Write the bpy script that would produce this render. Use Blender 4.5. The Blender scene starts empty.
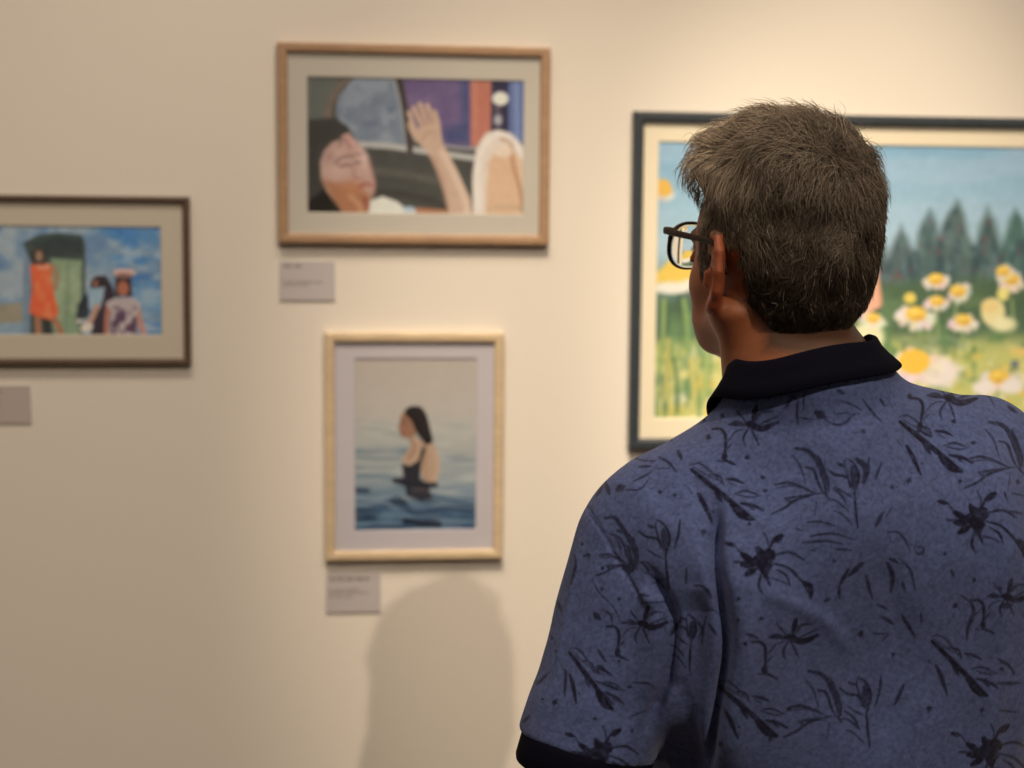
import bpy, math
import numpy as np
from mathutils import Matrix, Vector
rng = np.random.default_rng(7)
C = bpy.context.scene.collection

# ------------------------------------------------------------------ camera
F_PX = 1480.0
CAM = np.array([0.0, 0.0, 1.6])
YAW, PIT, ROL = [math.radians(a) for a in (-6.2865, -5.2363, -0.4695)]
def _rot(yaw, pit, rol):
    cy, sy, cp, sp, cr, sr = math.cos(yaw), math.sin(yaw), math.cos(pit), math.sin(pit), math.cos(rol), math.sin(rol)
    Rz = np.array([[cy, -sy, 0], [sy, cy, 0], [0, 0, 1]])
    Rx = np.array([[1, 0, 0], [0, cp, -sp], [0, sp, cp]])
    Ry = np.array([[cr, 0, sr], [0, 1, 0], [-sr, 0, cr]])
    return Rz @ Rx @ Ry
RC = _rot(YAW, PIT, ROL)
def unproj(u, v, d):
    return CAM + RC @ np.array([(u - 512) / F_PX * d, d, (384 - v) / F_PX * d])
def proj(P):
    c = (np.asarray(P) - CAM) @ RC
    return 512 + F_PX * c[..., 0] / c[..., 1], 384 - F_PX * c[..., 2] / c[..., 1]
WALL_Y = 2.15
def on_wall(u, v, y=WALL_Y):
    r = unproj(u, v, 1.0) - CAM
    return CAM + r * (y / r[1])
cam = bpy.data.cameras.new('camera'); camo = bpy.data.objects.new('camera', cam); C.objects.link(camo)
cam.sensor_width = 36; cam.lens = 36 * F_PX / 1024
_m = np.stack([RC[:, 0], RC[:, 2], -RC[:, 1]], 1)
camo.matrix_world = Matrix([list(_m[i]) + [CAM[i]] for i in range(3)] + [[0, 0, 0, 1]])
cam.dof.use_dof = True; cam.dof.focus_distance = 1.30; cam.dof.aperture_fstop = 3.6
cam.clip_start = 0.02
bpy.context.scene.camera = camo

# ------------------------------------------------------------------ helpers
def lin(c):
    c = np.asarray(c, float) / 255
    return np.where(c <= .04045, c / 12.92, ((c + .055) / 1.055) ** 2.4)
def smooth(a, b, x):
    t = np.clip((x - a) / (b - a), 0, 1); return t * t * (3 - 2 * t)
_LAT = rng.random((64, 64, 64)).astype(np.float32)
def noise3(P, s, o=0.0):
    q = np.asarray(P, np.float32) / s + 17.3 + o
    i = np.floor(q).astype(int); f = q - i; f = f * f * (3 - 2 * f); i &= 63; j = (i + 1) & 63
    r = 0
    for a, x in ((0, i), (1, j)):
        wx = f[..., 0] if a else 1 - f[..., 0]
        for b, y in ((0, i), (1, j)):
            wy = f[..., 1] if b else 1 - f[..., 1]
            for c, z in ((0, i), (1, j)):
                wz = f[..., 2] if c else 1 - f[..., 2]
                r = r + _LAT[x[..., 0], y[..., 1], z[..., 2]] * wx * wy * wz
    return r * 2 - 1
def noise2(X, Y, sx, sy, o=0.0):
    return noise3(np.stack([X / sx, Y / sy, np.full_like(X, o)], -1), 1.0)

def mat(name, col=(0.8, 0.8, 0.8), rough=.6, attr=None, bump=None, metal=0, spec=.5, sheen=0, mod=None, sss=0):
    m = bpy.data.materials.new(name); m.use_nodes = True
    nt = m.node_tree; b = nt.nodes['Principled BSDF']
    b.inputs['Base Color'].default_value = (*col, 1); b.inputs['Roughness'].default_value = rough
    b.inputs['Metallic'].default_value = metal; b.inputs['Specular IOR Level'].default_value = spec
    if sheen:
        b.inputs['Sheen Weight'].default_value = sheen; b.inputs['Sheen Roughness'].default_value = .5
    if sss:
        b.inputs['Subsurface Weight'].default_value = sss; b.inputs['Subsurface Radius'].default_value = (.008, .003, .0015)
        b.inputs['Subsurface Scale'].default_value = 1
    src = None
    if attr:
        a = nt.nodes.new('ShaderNodeVertexColor'); a.layer_name = attr; src = a.outputs['Color']
        nt.links.new(src, b.inputs['Base Color'])
    if mod:   # (scale, detail, amount, stretch xyz): procedural colour variation
        tc = nt.nodes.new('ShaderNodeTexCoord'); mp = nt.nodes.new('ShaderNodeMapping')
        mp.inputs['Scale'].default_value = mod[3]
        n = nt.nodes.new('ShaderNodeTexNoise'); n.inputs['Scale'].default_value = mod[0]; n.inputs['Detail'].default_value = mod[1]
        nt.links.new(tc.outputs['Object'], mp.inputs[0]); nt.links.new(mp.outputs[0], n.inputs['Vector'])
        mr = nt.nodes.new('ShaderNodeMapRange'); mr.inputs[1].default_value = .3; mr.inputs[2].default_value = .7
        mr.inputs[3].default_value = 1 - mod[2]; mr.inputs[4].default_value = 1 + mod[2]
        nt.links.new(n.outputs[0], mr.inputs[0])
        vm = nt.nodes.new('ShaderNodeVectorMath'); vm.operation = 'SCALE'
        if src: nt.links.new(src, vm.inputs[0])
        else: vm.inputs[0].default_value = col
        nt.links.new(mr.outputs[0], vm.inputs['Scale']); nt.links.new(vm.outputs[0], b.inputs['Base Color'])
    if bump:  # (scale, strength, distance)
        tc = nt.nodes.new('ShaderNodeTexCoord'); n = nt.nodes.new('ShaderNodeTexNoise')
        n.inputs['Scale'].default_value = bump[0]; n.inputs['Detail'].default_value = 3
        nt.links.new(tc.outputs['Object'], n.inputs['Vector'])
        bp = nt.nodes.new('ShaderNodeBump'); bp.inputs['Strength'].default_value = bump[1]; bp.inputs['Distance'].default_value = bump[2]
        nt.links.new(n.outputs[0], bp.inputs['Height']); nt.links.new(bp.outputs[0], b.inputs['Normal'])
    return m

def mesh_obj(name, V, Fq, m, parent=None, col=None, smooth_=True):
    me = bpy.data.meshes.new(name)
    V = np.asarray(V, np.float32)
    if isinstance(Fq, np.ndarray):
        k = Fq.shape[1]
        me.vertices.add(len(V)); me.vertices.foreach_set('co', V.ravel())
        me.loops.add(Fq.size); me.loops.foreach_set('vertex_index', Fq.astype(np.int32).ravel())
        me.polygons.add(len(Fq)); me.polygons.foreach_set('loop_start', np.arange(0, Fq.size, k, dtype=np.int32))
        me.update(calc_edges=True); me.validate()
    else:
        me.from_pydata([tuple(map(float, v)) for v in V], [], [tuple(int(i) for i in f) for f in Fq]); me.update()
    if smooth_:
        me.polygons.foreach_set('use_smooth', np.ones(len(me.polygons), bool))
    if col is not None:
        ca = me.color_attributes.new('pigment', 'FLOAT_COLOR', 'POINT')
        ca.data.foreach_set('color', np.concatenate([col, np.ones((len(col), 1))], 1).astype(np.float32).ravel())
    me.materials.append(m)
    o = bpy.data.objects.new(name, me); C.objects.link(o)
    if parent: o.parent = parent
    return o
def tag(o, label, cat=None, group=None, kind=None):
    if label: o['label'] = label
    if cat: o['category'] = cat
    if group: o['group'] = group
    if kind: o['kind'] = kind
    return o
def empty(name, loc, rz=0):
    o = bpy.data.objects.new(name, None); C.objects.link(o); o.location = loc; o.rotation_euler = (0, 0, rz)
    o.empty_display_size = .1
    return o
def box(x0, x1, y0, y1, z0, z1):
    V = [(x, y, z) for x in (x0, x1) for y in (y0, y1) for z in (z0, z1)]
    return V, [(0, 1, 3, 2), (4, 6, 7, 5), (0, 4, 5, 1), (2, 3, 7, 6), (0, 2, 6, 4), (1, 5, 7, 3)]
def struct(name, b, m):
    o = mesh_obj(name, b[0], b[1], m, smooth_=False); o['kind'] = 'structure'; return o

# ------------------------------------------------------------------ implicit surfaces
class Field:
    def __init__(s, xs, ys, zs):
        s.x, s.y, s.z = [np.asarray(a, np.float32) for a in (xs, ys, zs)]
        s.V = np.full((len(s.x), len(s.y), len(s.z)), .5, np.float32)
    def sl(s, lo, hi):
        r = []
        for a, l, h in zip((s.x, s.y, s.z), lo, hi):
            i, j = np.searchsorted(a, l), np.searchsorted(a, h); r.append(slice(i, max(j, i)))
        return tuple(r)
    def pts(s, S):
        return np.stack(np.meshgrid(s.x[S[0]], s.y[S[1]], s.z[S[2]], indexing='ij'), -1)
    def op(s, fn, lo, hi, k=.01, mode='add', pad=.035):
        pad = max(pad, k * 1.2)
        S = s.sl(np.asarray(lo) - pad, np.asarray(hi) + pad)
        P = s.pts(S)
        if P.size == 0: return
        d = fn(P); A = s.V[S]
        if mode == 'add':
            h = np.clip(k - np.abs(A - d), 0, None) / k if k else 0
            s.V[S] = np.minimum(A, d) - h * h * k * .25
        else:
            d = -d; h = np.clip(k - np.abs(A - d), 0, None) / k
            s.V[S] = np.maximum(A, d) + h * h * k * .25
    def ell(s, c, r, k=.01, mode='add', R=None):
        c = np.asarray(c, np.float32); r = np.asarray(r, np.float32)
        def fn(P):
            q = P - c
            if R is not None: q = q @ R.astype(np.float32)
            k0 = np.linalg.norm(q / r, axis=-1); k1 = np.linalg.norm(q / (r * r), axis=-1)
            return k0 * (k0 - 1) / np.maximum(k1, 1e-6)
        m = r.max() if R is not None else r
        s.op(fn, c - m, c + m, k, mode)
    def cone(s, a, b, r1, r2, k=.01, mode='add'):
        a = np.asarray(a, np.float32); b = np.asarray(b, np.float32); ab = b - a; L = float(ab @ ab)
        def fn(P):
            t = np.clip((P - a) @ ab / L, 0, 1)
            return np.linalg.norm(P - a - t[..., None] * ab, axis=-1) - (r1 + (r2 - r1) * t)
        m = max(r1, r2)
        s.op(fn, np.minimum(a, b) - m, np.maximum(a, b) + m, k, mode)
    def mesh(s):
        V = s.V; sg = V < 0; n = V.shape; cs = (n[0] - 1, n[1] - 1, n[2] - 1)
        ax = (s.x, s.y, s.z); ids, pts = [], []; faces = []
        for a in range(3):
            s0 = [slice(None)] * 3; s1 = [slice(None)] * 3
            s0[a] = slice(0, -1); s1[a] = slice(1, None)
            A, B = V[tuple(s0)], V[tuple(s1)]
            E = np.argwhere(sg[tuple(s0)] != sg[tuple(s1)])
            if not len(E): continue
            va, vb = A[tuple(E.T)], B[tuple(E.T)]; t = va / (va - vb)
            P = np.stack([ax[i][E[:, i]] for i in range(3)], 1)
            P[:, a] += t * (ax[a][E[:, a] + 1] - ax[a][E[:, a]])
            b, c = (a + 1) % 3, (a + 2) % 3
            ok = (E[:, b] > 0) & (E[:, c] > 0) & (E[:, b] < cs[b]) & (E[:, c] < cs[c])
            E, P, va = E[ok], P[ok], va[ok]
            q = []
            for db, dc in ((-1, -1), (0, -1), (0, 0), (-1, 0)):
                D = E.copy(); D[:, b] += db; D[:, c] += dc
                q.append((D[:, 0] * cs[1] + D[:, 1]) * cs[2] + D[:, 2])
            for w in q: ids.append(w); pts.append(P)
            q = np.stack(q, 1); q[va > 0] = q[va > 0][:, ::-1]
            faces.append(q)
        ids = np.concatenate(ids); pts = np.concatenate(pts); faces = np.concatenate(faces)
        u, inv = np.unique(ids, return_inverse=True)
        cnt = np.bincount(inv); out = np.stack([np.bincount(inv, pts[:, i]) / cnt for i in range(3)], 1)
        return out, np.searchsorted(u, faces)
def relax(V, Fq, n=2, lam=.5):
    e = np.concatenate([Fq[:, [0, 1]], Fq[:, [1, 2]], Fq[:, [2, 3]], Fq[:, [3, 0]]])
    for it in range(n):
        acc = np.zeros_like(V); c = np.bincount(e[:, 0], minlength=len(V)) + np.bincount(e[:, 1], minlength=len(V))
        for i in range(3):
            acc[:, i] = np.bincount(e[:, 0], V[e[:, 1], i], len(V)) + np.bincount(e[:, 1], V[e[:, 0], i], len(V))
        V = V + lam * (acc / np.maximum(c, 1)[:, None] - V)
    return V
def normals(V, Fq):
    fn = np.cross(V[Fq[:, 2]] - V[Fq[:, 0]], V[Fq[:, 3]] - V[Fq[:, 1]])
    N = np.stack([sum(np.bincount(Fq[:, j], fn[:, i], len(V)) for j in range(4)) for i in range(3)], 1)
    return N / np.maximum(np.linalg.norm(N, axis=1, keepdims=True), 1e-12)
def subdivide(V, Fq, sel):
    """split the selected quads into four (midpoints shared)"""
    S = Fq[sel]; n = len(V)
    e = np.sort(np.concatenate([S[:, [0, 1]], S[:, [1, 2]], S[:, [2, 3]], S[:, [3, 0]]]), 1).astype(np.int64)
    key = e[:, 0] * n + e[:, 1]; u, inv = np.unique(key, return_inverse=True)
    M = (V[u // n] + V[u % n]) / 2; m = n + inv.reshape(4, -1)
    ctr = n + len(u) + np.arange(len(S)); Cc = V[S].mean(1)
    V2 = np.concatenate([V, M, Cc])
    F2 = np.concatenate([Fq[~sel]] + [np.stack([S[:, i], m[i], ctr, m[(i + 3) % 4]], 1) for i in range(4)])
    return V2, F2
def steps(*seg):
    """non uniform axis: (start, stop, step) pieces"""
    out = []
    for a, b, h in seg: out.append(np.linspace(a, b, max(2, int(round((b - a) / h)) + 1))[:-1])
    return np.concatenate(out + [[seg[-1][1]]])

# ------------------------------------------------------------------ distance to strokes, painter
def seg_dist(X, Y, pts):
    """distance to a polyline and the parameter 0..1 along it"""
    best = np.full(X.shape, 1e9); par = np.zeros(X.shape); pts = np.asarray(pts, float)
    L = np.concatenate([[0], np.cumsum(np.hypot(*np.diff(pts, axis=0).T))])
    for i in range(len(pts) - 1):
        a, b = pts[i], pts[i + 1]; ab = b - a; l2 = max(ab @ ab, 1e-9)
        t = np.clip(((X - a[0]) * ab[0] + (Y - a[1]) * ab[1]) / l2, 0, 1)
        d = np.hypot(X - a[0] - t * ab[0], Y - a[1] - t * ab[1])
        w = d < best; best = np.where(w, d, best); par = np.where(w, (L[i] + t * (L[i + 1] - L[i])) / max(L[-1], 1e-9), par)
    return best, par
def spline(pts, n=5):
    pts = np.asarray(pts, float)
    if len(pts) < 3: return pts
    P = np.concatenate([[2 * pts[0] - pts[1]], pts, [2 * pts[-1] - pts[-2]]]); out = []
    for i in range(1, len(P) - 2):
        for t in np.arange(n) / n:
            a, b, c, d = P[i - 1:i + 3]
            out.append(.5 * (2 * b + (c - a) * t + (2 * a - 5 * b + 4 * c - d) * t * t + (3 * b - a - 3 * c + d) * t ** 3))
    return np.array(out + [pts[-1]])
class Painter:
    def __init__(s, X, Y, base, frame=(0, 0, 1.0)):
        s.ox, s.oy, s.k = frame     # design coordinates: px = ox + x / k
        s.X, s.Y = (X - s.ox) * s.k, (Y - s.oy) * s.k
        s.C = np.tile(np.asarray(base, float), (len(X), 1))
    def put(s, mask, col):
        m = np.clip(mask, 0, 1)[:, None]; s.C = s.C * (1 - m) + np.asarray(col, float) * m
    def poly(s, pts, col, soft=2.0, a=1, wob=0):
        pts = np.asarray(pts, float); X, Y = s.X, s.Y
        if wob: X = X + wob * noise2(X, Y, 30, 30, 3.1); Y = Y + wob * noise2(s.X, Y, 30, 30, 9.4)
        d, _ = seg_dist(X, Y, np.concatenate([pts, pts[:1]])); ins = np.zeros(X.shape, bool)
        for i in range(len(pts)):
            (x0, y0), (x1, y1) = pts[i], pts[(i + 1) % len(pts)]
            if y0 == y1: continue
            ins ^= ((y0 > Y) != (y1 > Y)) & (X < (x1 - x0) * (Y - y0) / (y1 - y0) + x0)
        s.put(a * (.5 - np.where(ins, -d, d) / soft), col)
    def ell(s, cx, cy, rx, ry, col, soft=2.0, ang=0, a=1):
        c, n = math.cos(math.radians(ang)), math.sin(math.radians(ang)); x, y = s.X - cx, s.Y - cy
        u, v = (x * c + y * n) / rx, (-x * n + y * c) / ry
        s.put(a * (.5 + (1 - np.hypot(u, v)) * min(rx, ry) / soft), col)
    def line(s, pts, w, col, soft=2.0, a=1, sp=True):
        d, _ = seg_dist(s.X, s.Y, spline(pts) if sp else pts); s.put(a * (.5 + (w / 2 - d) / soft), col)
    def mottle(s, sx, sy, amp, o=0.0, mask=1):
        n = noise2(s.X, s.Y, sx, sy, o) + .5 * noise2(s.X, s.Y, sx / 2.1, sy / 2.1, o + 5)
        s.C = s.C + (n * amp * mask)[:, None]
    def tint(s, sx, sy, col, a, o=0.0, thr=0.0, mask=1):
        n = noise2(s.X, s.Y, sx, sy, o) + .4 * noise2(s.X, s.Y, sx / 2.3, sy / 2.3, o + 8)
        s.put(a * smooth(thr, thr + .5, n) * mask, col)

# ------------------------------------------------------------------ room
wall_m = mat('painted_wall', (.80, .785, .765), .85, bump=(60, .15, .002), spec=.2)
struct('wall_back', box(-4, 4, WALL_Y, WALL_Y + .12, 0, 4.6), wall_m)
struct('wall_left', box(-4.12, -4, -5, WALL_Y + .12, 0, 4.6), wall_m)
struct('wall_right', box(4, 4.12, -5, WALL_Y + .12, 0, 4.6), wall_m)
struct('wall_front', box(-4.12, 4.12, -5.12, -5, 0, 4.6), wall_m)
struct('ceiling', box(-4.12, 4.12, -5.12, WALL_Y + .12, 4.6, 4.7), mat('ceiling_paint', (.35, .34, .33), .9))
struct('floor', box(-4.12, 4.12, -5.12, WALL_Y + .12, -.1, 0), mat('floor_boards', (.16, .11, .075), .55, mod=(3, 4, .25, (1, 12, 1))))
struct('baseboard_back', box(-4, 4, WALL_Y - .015, WALL_Y, 0, .1), mat('skirting_paint', (.7, .69, .67), .6))

# ------------------------------------------------------------------ pictures on the wall
def albedo(c, ref):
    """pigment from a colour seen beside wall paint of colour ref"""
    a = lin(c) / lin(ref) * np.array([.80, .785, .765]) * np.array([.94, .90, .90]); g = a @ np.array([.3, .6, .1]); return np.clip(a * .86 + .14 * g[..., None], 0.002, .95)
glass_m = bpy.data.materials.new('picture_glass'); glass_m.use_nodes = True
_nt = glass_m.node_tree; _nt.nodes.clear()
_o = _nt.nodes.new('ShaderNodeOutputMaterial'); _mx = _nt.nodes.new('ShaderNodeMixShader'); _tr = _nt.nodes.new('ShaderNodeBsdfTransparent')
_gl = _nt.nodes.new('ShaderNodeBsdfGlossy'); _gl.inputs['Roughness'].default_value = .03; _lw = _nt.nodes.new('ShaderNodeLayerWeight'); _pw = _nt.nodes.new('ShaderNodeMath'); _pw.operation = 'POWER'; _pw.inputs[1].default_value = 5
_fr = _nt.nodes.new('ShaderNodeMath'); _fr.operation = 'MULTIPLY_ADD'; _fr.inputs[1].default_value = .9; _fr.inputs[2].default_value = .025
_nt.links.new(_lw.outputs['Facing'], _pw.inputs[0]); _nt.links.new(_pw.outputs[0], _fr.inputs[0])
for a, b in ((_fr.outputs[0], _mx.inputs[0]), (_tr.outputs[0], _mx.inputs[1]), (_gl.outputs[0], _mx.inputs[2]), (_mx.outputs[0], _o.inputs[0])): _nt.links.new(a, b)

def moulding(x0, x1, z0, z1, w, d):
    """mitred frame with a rounded face and an inner lip; y=0 is the wall, face towards -y"""
    prof = [(0, 0), (0, -d + .003), (.0012, -d + .0008), (.003, -d), (w - .004, -d), (w - .0015, -d + .001), (w, -d + .004), (w, -d + .0082), (w - .002, -d + .0082), (w - .002, 0)]
    V, Fq = [], []
    for sx, sz in ((0, 0), (1, 0), (1, 1), (0, 1)):
        for a, y in prof:
            V.append((x0 + a if not sx else x1 - a, y, z0 + a if not sz else z1 - a))
    n = len(prof)
    for c in range(4):
        for i in range(n):
            j = (i + 1) % n; e = (c + 1) % 4
            Fq.append((c * n + i, c * n + j, e * n + j, e * n + i))
    return V, Fq
def slab(x0, x1, z0, z1, y0, y1, hole=None):
    if hole is None: return box(x0, x1, y1, y0, z0, z1)
    hx0, hx1, hz0, hz1 = hole; b = .0012
    V = []
    for (a0, a1, c0, c1, y) in ((x0, x1, z0, z1, y0), (x0, x1, z0, z1, y1), (hx0 - b, hx1 + b, hz0 - b, hz1 + b, y1), (hx0, hx1, hz0, hz1, y1 + b), (hx0, hx1, hz0, hz1, y0)):
        V += [(a0, y, c0), (a1, y, c0), (a1, y, c1), (a0, y, c1)]
    Fq = [(r * 4 + i, r * 4 + (i + 1) % 4, r * 4 + 4 + (i + 1) % 4, r * 4 + 4 + i) for r in range(4) for i in range(4)]
    return V, Fq
def picture(name, rect, w, d, frame_mat, mat_col, pr, paint, res, label, cat, ppx=None):
    x0, x1, z0, z1 = rect; cx, cz = (x0 + x1) / 2, (z0 + z1) / 2
    t = tag(empty(name, (cx, WALL_Y, cz)), label, cat)
    b = moulding(x0 - cx, x1 - cx, z0 - cz, z1 - cz, w, d); mesh_obj('frame', b[0], b[1], frame_mat, t, smooth_=False)
    # print area: wall points of its pixel corners
    px0, px1, pz0, pz1 = pr
    e = .002
    b = slab(x0 + w - e - cx, x1 - w + e - cx, z0 + w - e - cz, z1 - w + e - cz, -d + .0080, -d + .0065, (px0 - cx, px1 - cx, pz0 - cz, pz1 - cz))
    mesh_obj('mat_board', b[0], b[1], mat('mat_board_paper', tuple(mat_col), .9, spec=.2), t, smooth_=False)
    b = box(x0 + w - e - cx, x1 - w + e - cx, -d + .0040, -d + .0050, z0 + w - e - cz, z1 - w + e - cz)
    mesh_obj('glass_pane', b[0], b[1], glass_m, t, smooth_=False)
    nx, nz = int((px1 - px0) / res) + 2, int((pz1 - pz0) / res) + 2
    gx, gz = np.meshgrid(np.linspace(px0 - .002, px1 + .002, nx), np.linspace(pz0 - .002, pz1 + .002, nz), indexing='ij')
    P = np.stack([gx.ravel(), np.full(gx.size, WALL_Y - d + .0084), gz.ravel()], 1)
    X, Y = proj(P); colr = paint(X, Y)
    i = np.arange(nx * nz).reshape(nx, nz)
    Fq = np.stack([i[:-1, :-1].ravel(), i[1:, :-1].ravel(), i[1:, 1:].ravel(), i[:-1, 1:].ravel()], 1)
    # solid sheet: painted front, edges, plain back
    n0 = len(P); bx = [(px0 - .002, px1 + .002), (pz0 - .002, pz1 + .002)]
    Bk = np.array([(x, WALL_Y - d + .0088, z) for x in bx[0] for z in bx[1]])
    cor = [i[0, 0], i[0, -1], i[-1, 0], i[-1, -1]]
    Fq = np.concatenate([Fq, [[n0, n0 + 1, n0 + 3, n0 + 2], [cor[0], cor[1], n0 + 1, n0], [cor[3], cor[2], n0 + 2, n0 + 3], [cor[2], cor[0], n0, n0 + 2], [cor[1], cor[3], n0 + 3, n0 + 1]]])
    P = np.concatenate([P, Bk]) - np.array([cx, WALL_Y, cz]); colr = np.concatenate([colr, np.full((4, 3), .7)])
    mesh_obj('artwork', P, Fq, mat('print_ink', rough=.7, attr='pigment', spec=.2), t, col=colr, smooth_=False)
    return t
def wood(name, col, amt=.12): return mat(name, tuple(col), .5, mod=(40, 4, amt, (1, 1, 6)))

REF0, REF1, REF2, REF3 = (178, 160, 140), (222, 198, 170), (222, 200, 170), (235, 210, 175)
def paint_car(X, Y):
    p = Painter(X, Y, (84, 82, 74), (290, 60, 4.096)); S = 7
    p.mottle(60, 25, 6, 1)
    p.poly([(60, 60), (200, 60), (170, 240), (60, 250)], (104, 106, 95), S)
    p.poly([(320, 360), (760, 400), (750, 620), (340, 620)], (78, 76, 68), S)
    p.line([(330, 450), (480, 470), (620, 500)], 26, (102, 98, 86), 20, .7); p.line([(360, 540), (520, 560), (640, 600)], 22, (60, 56, 50), 18, .7)
    p.line([(155, 260), (165, 180), (205, 110), (260, 60)], 34, (125, 108, 90), S); p.line([(172, 250), (185, 180), (225, 110), (270, 66)], 9, (90, 78, 66), S)
    p.poly([(186, 225), (196, 150), (245, 90), (285, 60), (425, 60), (455, 150), (492, 350), (480, 368), (280, 345), (236, 295)], (124, 134, 142), S)
    w1 = (p.X > 190) & (p.X < 480) & (p.Y < 345) & (p.C[:, 2] > 120)
    p.tint(70, 60, (160, 166, 168), .55, 2, -.2, w1); p.tint(30, 30, (96, 108, 124), .5, 4, .2, w1)
    p.poly([(460, 60), (745, 60), (745, 352), (620, 350), (500, 310)], (112, 90, 126), S)
    w2 = (p.X > 470) & (p.X < 742) & (p.Y < 352) & (np.abs(p.C[:, 0] - 112) < 9) & (p.C[:, 2] > 110)
    p.tint(80, 60, (136, 112, 140), .5, 7, -.1, w2)
    p.poly([(690, 60), (745, 60), (745, 352), (640, 345), (625, 290), (700, 250)], (76, 80, 118), 40, .85)
    p.poly([(738, 60), (828, 60), (822, 330), (740, 362)], (196, 114, 90), S); p.line([(760, 60), (760, 340)], 14, (212, 136, 110), 12, .6, False)
    p.poly([(826, 60), (898, 60), (896, 320), (822, 320)], (54, 50, 72), S); p.ell(862, 158, 34, 28, (232, 224, 214), S); p.ell(852, 245, 18, 26, (180, 172, 168), 10, 0, .8); p.ell(850, 200, 12, 10, (120, 100, 100), S)
    p.poly([(896, 60), (960, 60), (960, 350), (896, 320)], (98, 116, 158), S); p.line([(928, 70), (930, 330)], 16, (140, 156, 184), 12, .7, False)
    p.line([(270, 344), (400, 352), (500, 366), (640, 386), (770, 404)], 24, (186, 182, 168), S); p.line([(600, 345), (700, 360), (760, 362)], 14, (170, 160, 160), S, .7)
    p.line([(418, 60), (448, 170), (478, 350)], 9, (168, 164, 154), S, .8); p.line([(440, 60), (468, 180), (492, 372)], 22, (72, 58, 52), S)
    # hand, forearm
    sk, sd, sh = (206, 168, 138), (176, 130, 102), (226, 192, 162)
    p.poly([(505, 290), (560, 262), (612, 262), (628, 348), (600, 385), (555, 372), (512, 325)], sk, S)
    for pts, w in (([(552, 290), (528, 240), (506, 196)], 20), ([(572, 280), (550, 226), (532, 182)], 21), ([(590, 275), (578, 226), (562, 186)], 20), ([(610, 290), (604, 250), (592, 212)], 18), ([(540, 320), (508, 272), (488, 216)], 20), ([(520, 325), (500, 290), (490, 262)], 20)): p.line(pts, w, sk, 4)
    for pts in ([(548, 262), (530, 205)], [(566, 258), (556, 205)], [(588, 262), (580, 212)], [(540, 330), (560, 300), (590, 292)]): p.line(pts, 7, sd, S, .7)
    p.poly([(556, 362), (612, 335), (632, 352), (680, 440), (738, 565), (748, 640), (652, 640), (632, 545), (598, 450)], sk, S)
    p.line([(620, 375), (672, 470), (715, 570), (728, 630)], 26, sh, 18, .8); p.line([(585, 400), (622, 500), (645, 600)], 16, sd, 12, .6)
    # knee in white cloth
    p.poly([(748, 640), (746, 480), (762, 360), (800, 300), (850, 284), (905, 300), (960, 360), (960, 640)], (226, 206, 182), S)
    p.poly([(800, 640), (812, 420), (840, 370), (900, 350), (948, 400), (955, 640)], (222, 178, 136), 14); p.line([(868, 322), (905, 340), (912, 420), (945, 540), (952, 620)], 14, (178, 120, 80), 10, .8)
    p.line([(770, 600), (768, 470), (790, 360), (850, 305), (915, 330), (955, 400)], 26, (236, 220, 202), 12, .8); p.ell(872, 372, 42, 26, (232, 206, 176), 16); p.line([(820, 610), (880, 600), (950, 612)], 12, (170, 150, 110), 12, .5)
    # head
    p.poly([(60, 245), (180, 238), (235, 270), (262, 318), (250, 360), (160, 400), (150, 520), (150, 640), (60, 640)], (66, 64, 57), S); p.poly([(60, 590), (150, 520), (240, 640), (60, 640)], (34, 30, 26), S)
    p.poly([(216, 306), (240, 298), (262, 322), (290, 352), (316, 396), (332, 436), (350, 500), (346, 545), (328, 580), (322, 640), (225, 640), (196, 590), (150, 540), (126, 480), (124, 420), (142, 366), (176, 334), (206, 326)], (200, 156, 136), 12)
    p.ell(190, 430, 52, 56, (214, 172, 150), 50, 0, .8); p.ell(160, 400, 24, 30, (176, 132, 118), 26, 0, .6); p.poly([(214, 316), (238, 302), (262, 330), (262, 372), (236, 372)], (218, 158, 140), 14)
    p.poly([(130, 490), (190, 505), (250, 505), (290, 520), (330, 560), (320, 640), (225, 640), (190, 590)], (180, 116, 74), 26); p.ell(250, 520, 50, 30, (196, 128, 84), 30, 0, .7)
    p.ell(300, 400, 22, 44, (226, 184, 166), 22, -22, .8); p.line([(200, 350), (224, 322), (246, 360)], 10, (96, 78, 72), 14, .5)
    for pts, w, c, so in (([(188, 424), (206, 404), (244, 392)], 12, (134, 98, 92), 14), ([(254, 396), (276, 384), (292, 388)], 10, (146, 104, 94), 12), ([(206, 436), (232, 428), (250, 434)], 10, (112, 80, 76), 10), ([(262, 424), (274, 418), (288, 420)], 9, (120, 84, 78), 10), ([(262, 450), (262, 476), (288, 486)], 9, (172, 116, 96), 12), ([(286, 520), (308, 508), (330, 512)], 15, (168, 84, 70), 10), ([(322, 408), (338, 462), (346, 520), (332, 566)], 10, (172, 120, 98), 12), ([(248, 560), (280, 590), (296, 630)], 22, (206, 150, 104), 18), ([(306, 570), (318, 600)], 16, (150, 70, 56), 12)): p.line(pts, w, c, so, .75)
    p.poly([(330, 575), (380, 558), (440, 580), (470, 606), (515, 612), (515, 640), (320, 640)], (228, 222, 204), S); p.ell(488, 612, 26, 14, (178, 196, 204), S, 0, .8); p.poly([(515, 604), (650, 614), (650, 640), (515, 640)], (184, 120, 82), S)
    p.mottle(22, 16, 5, 3)
    return albedo(np.clip(p.C, 4, 250), REF1)
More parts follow.
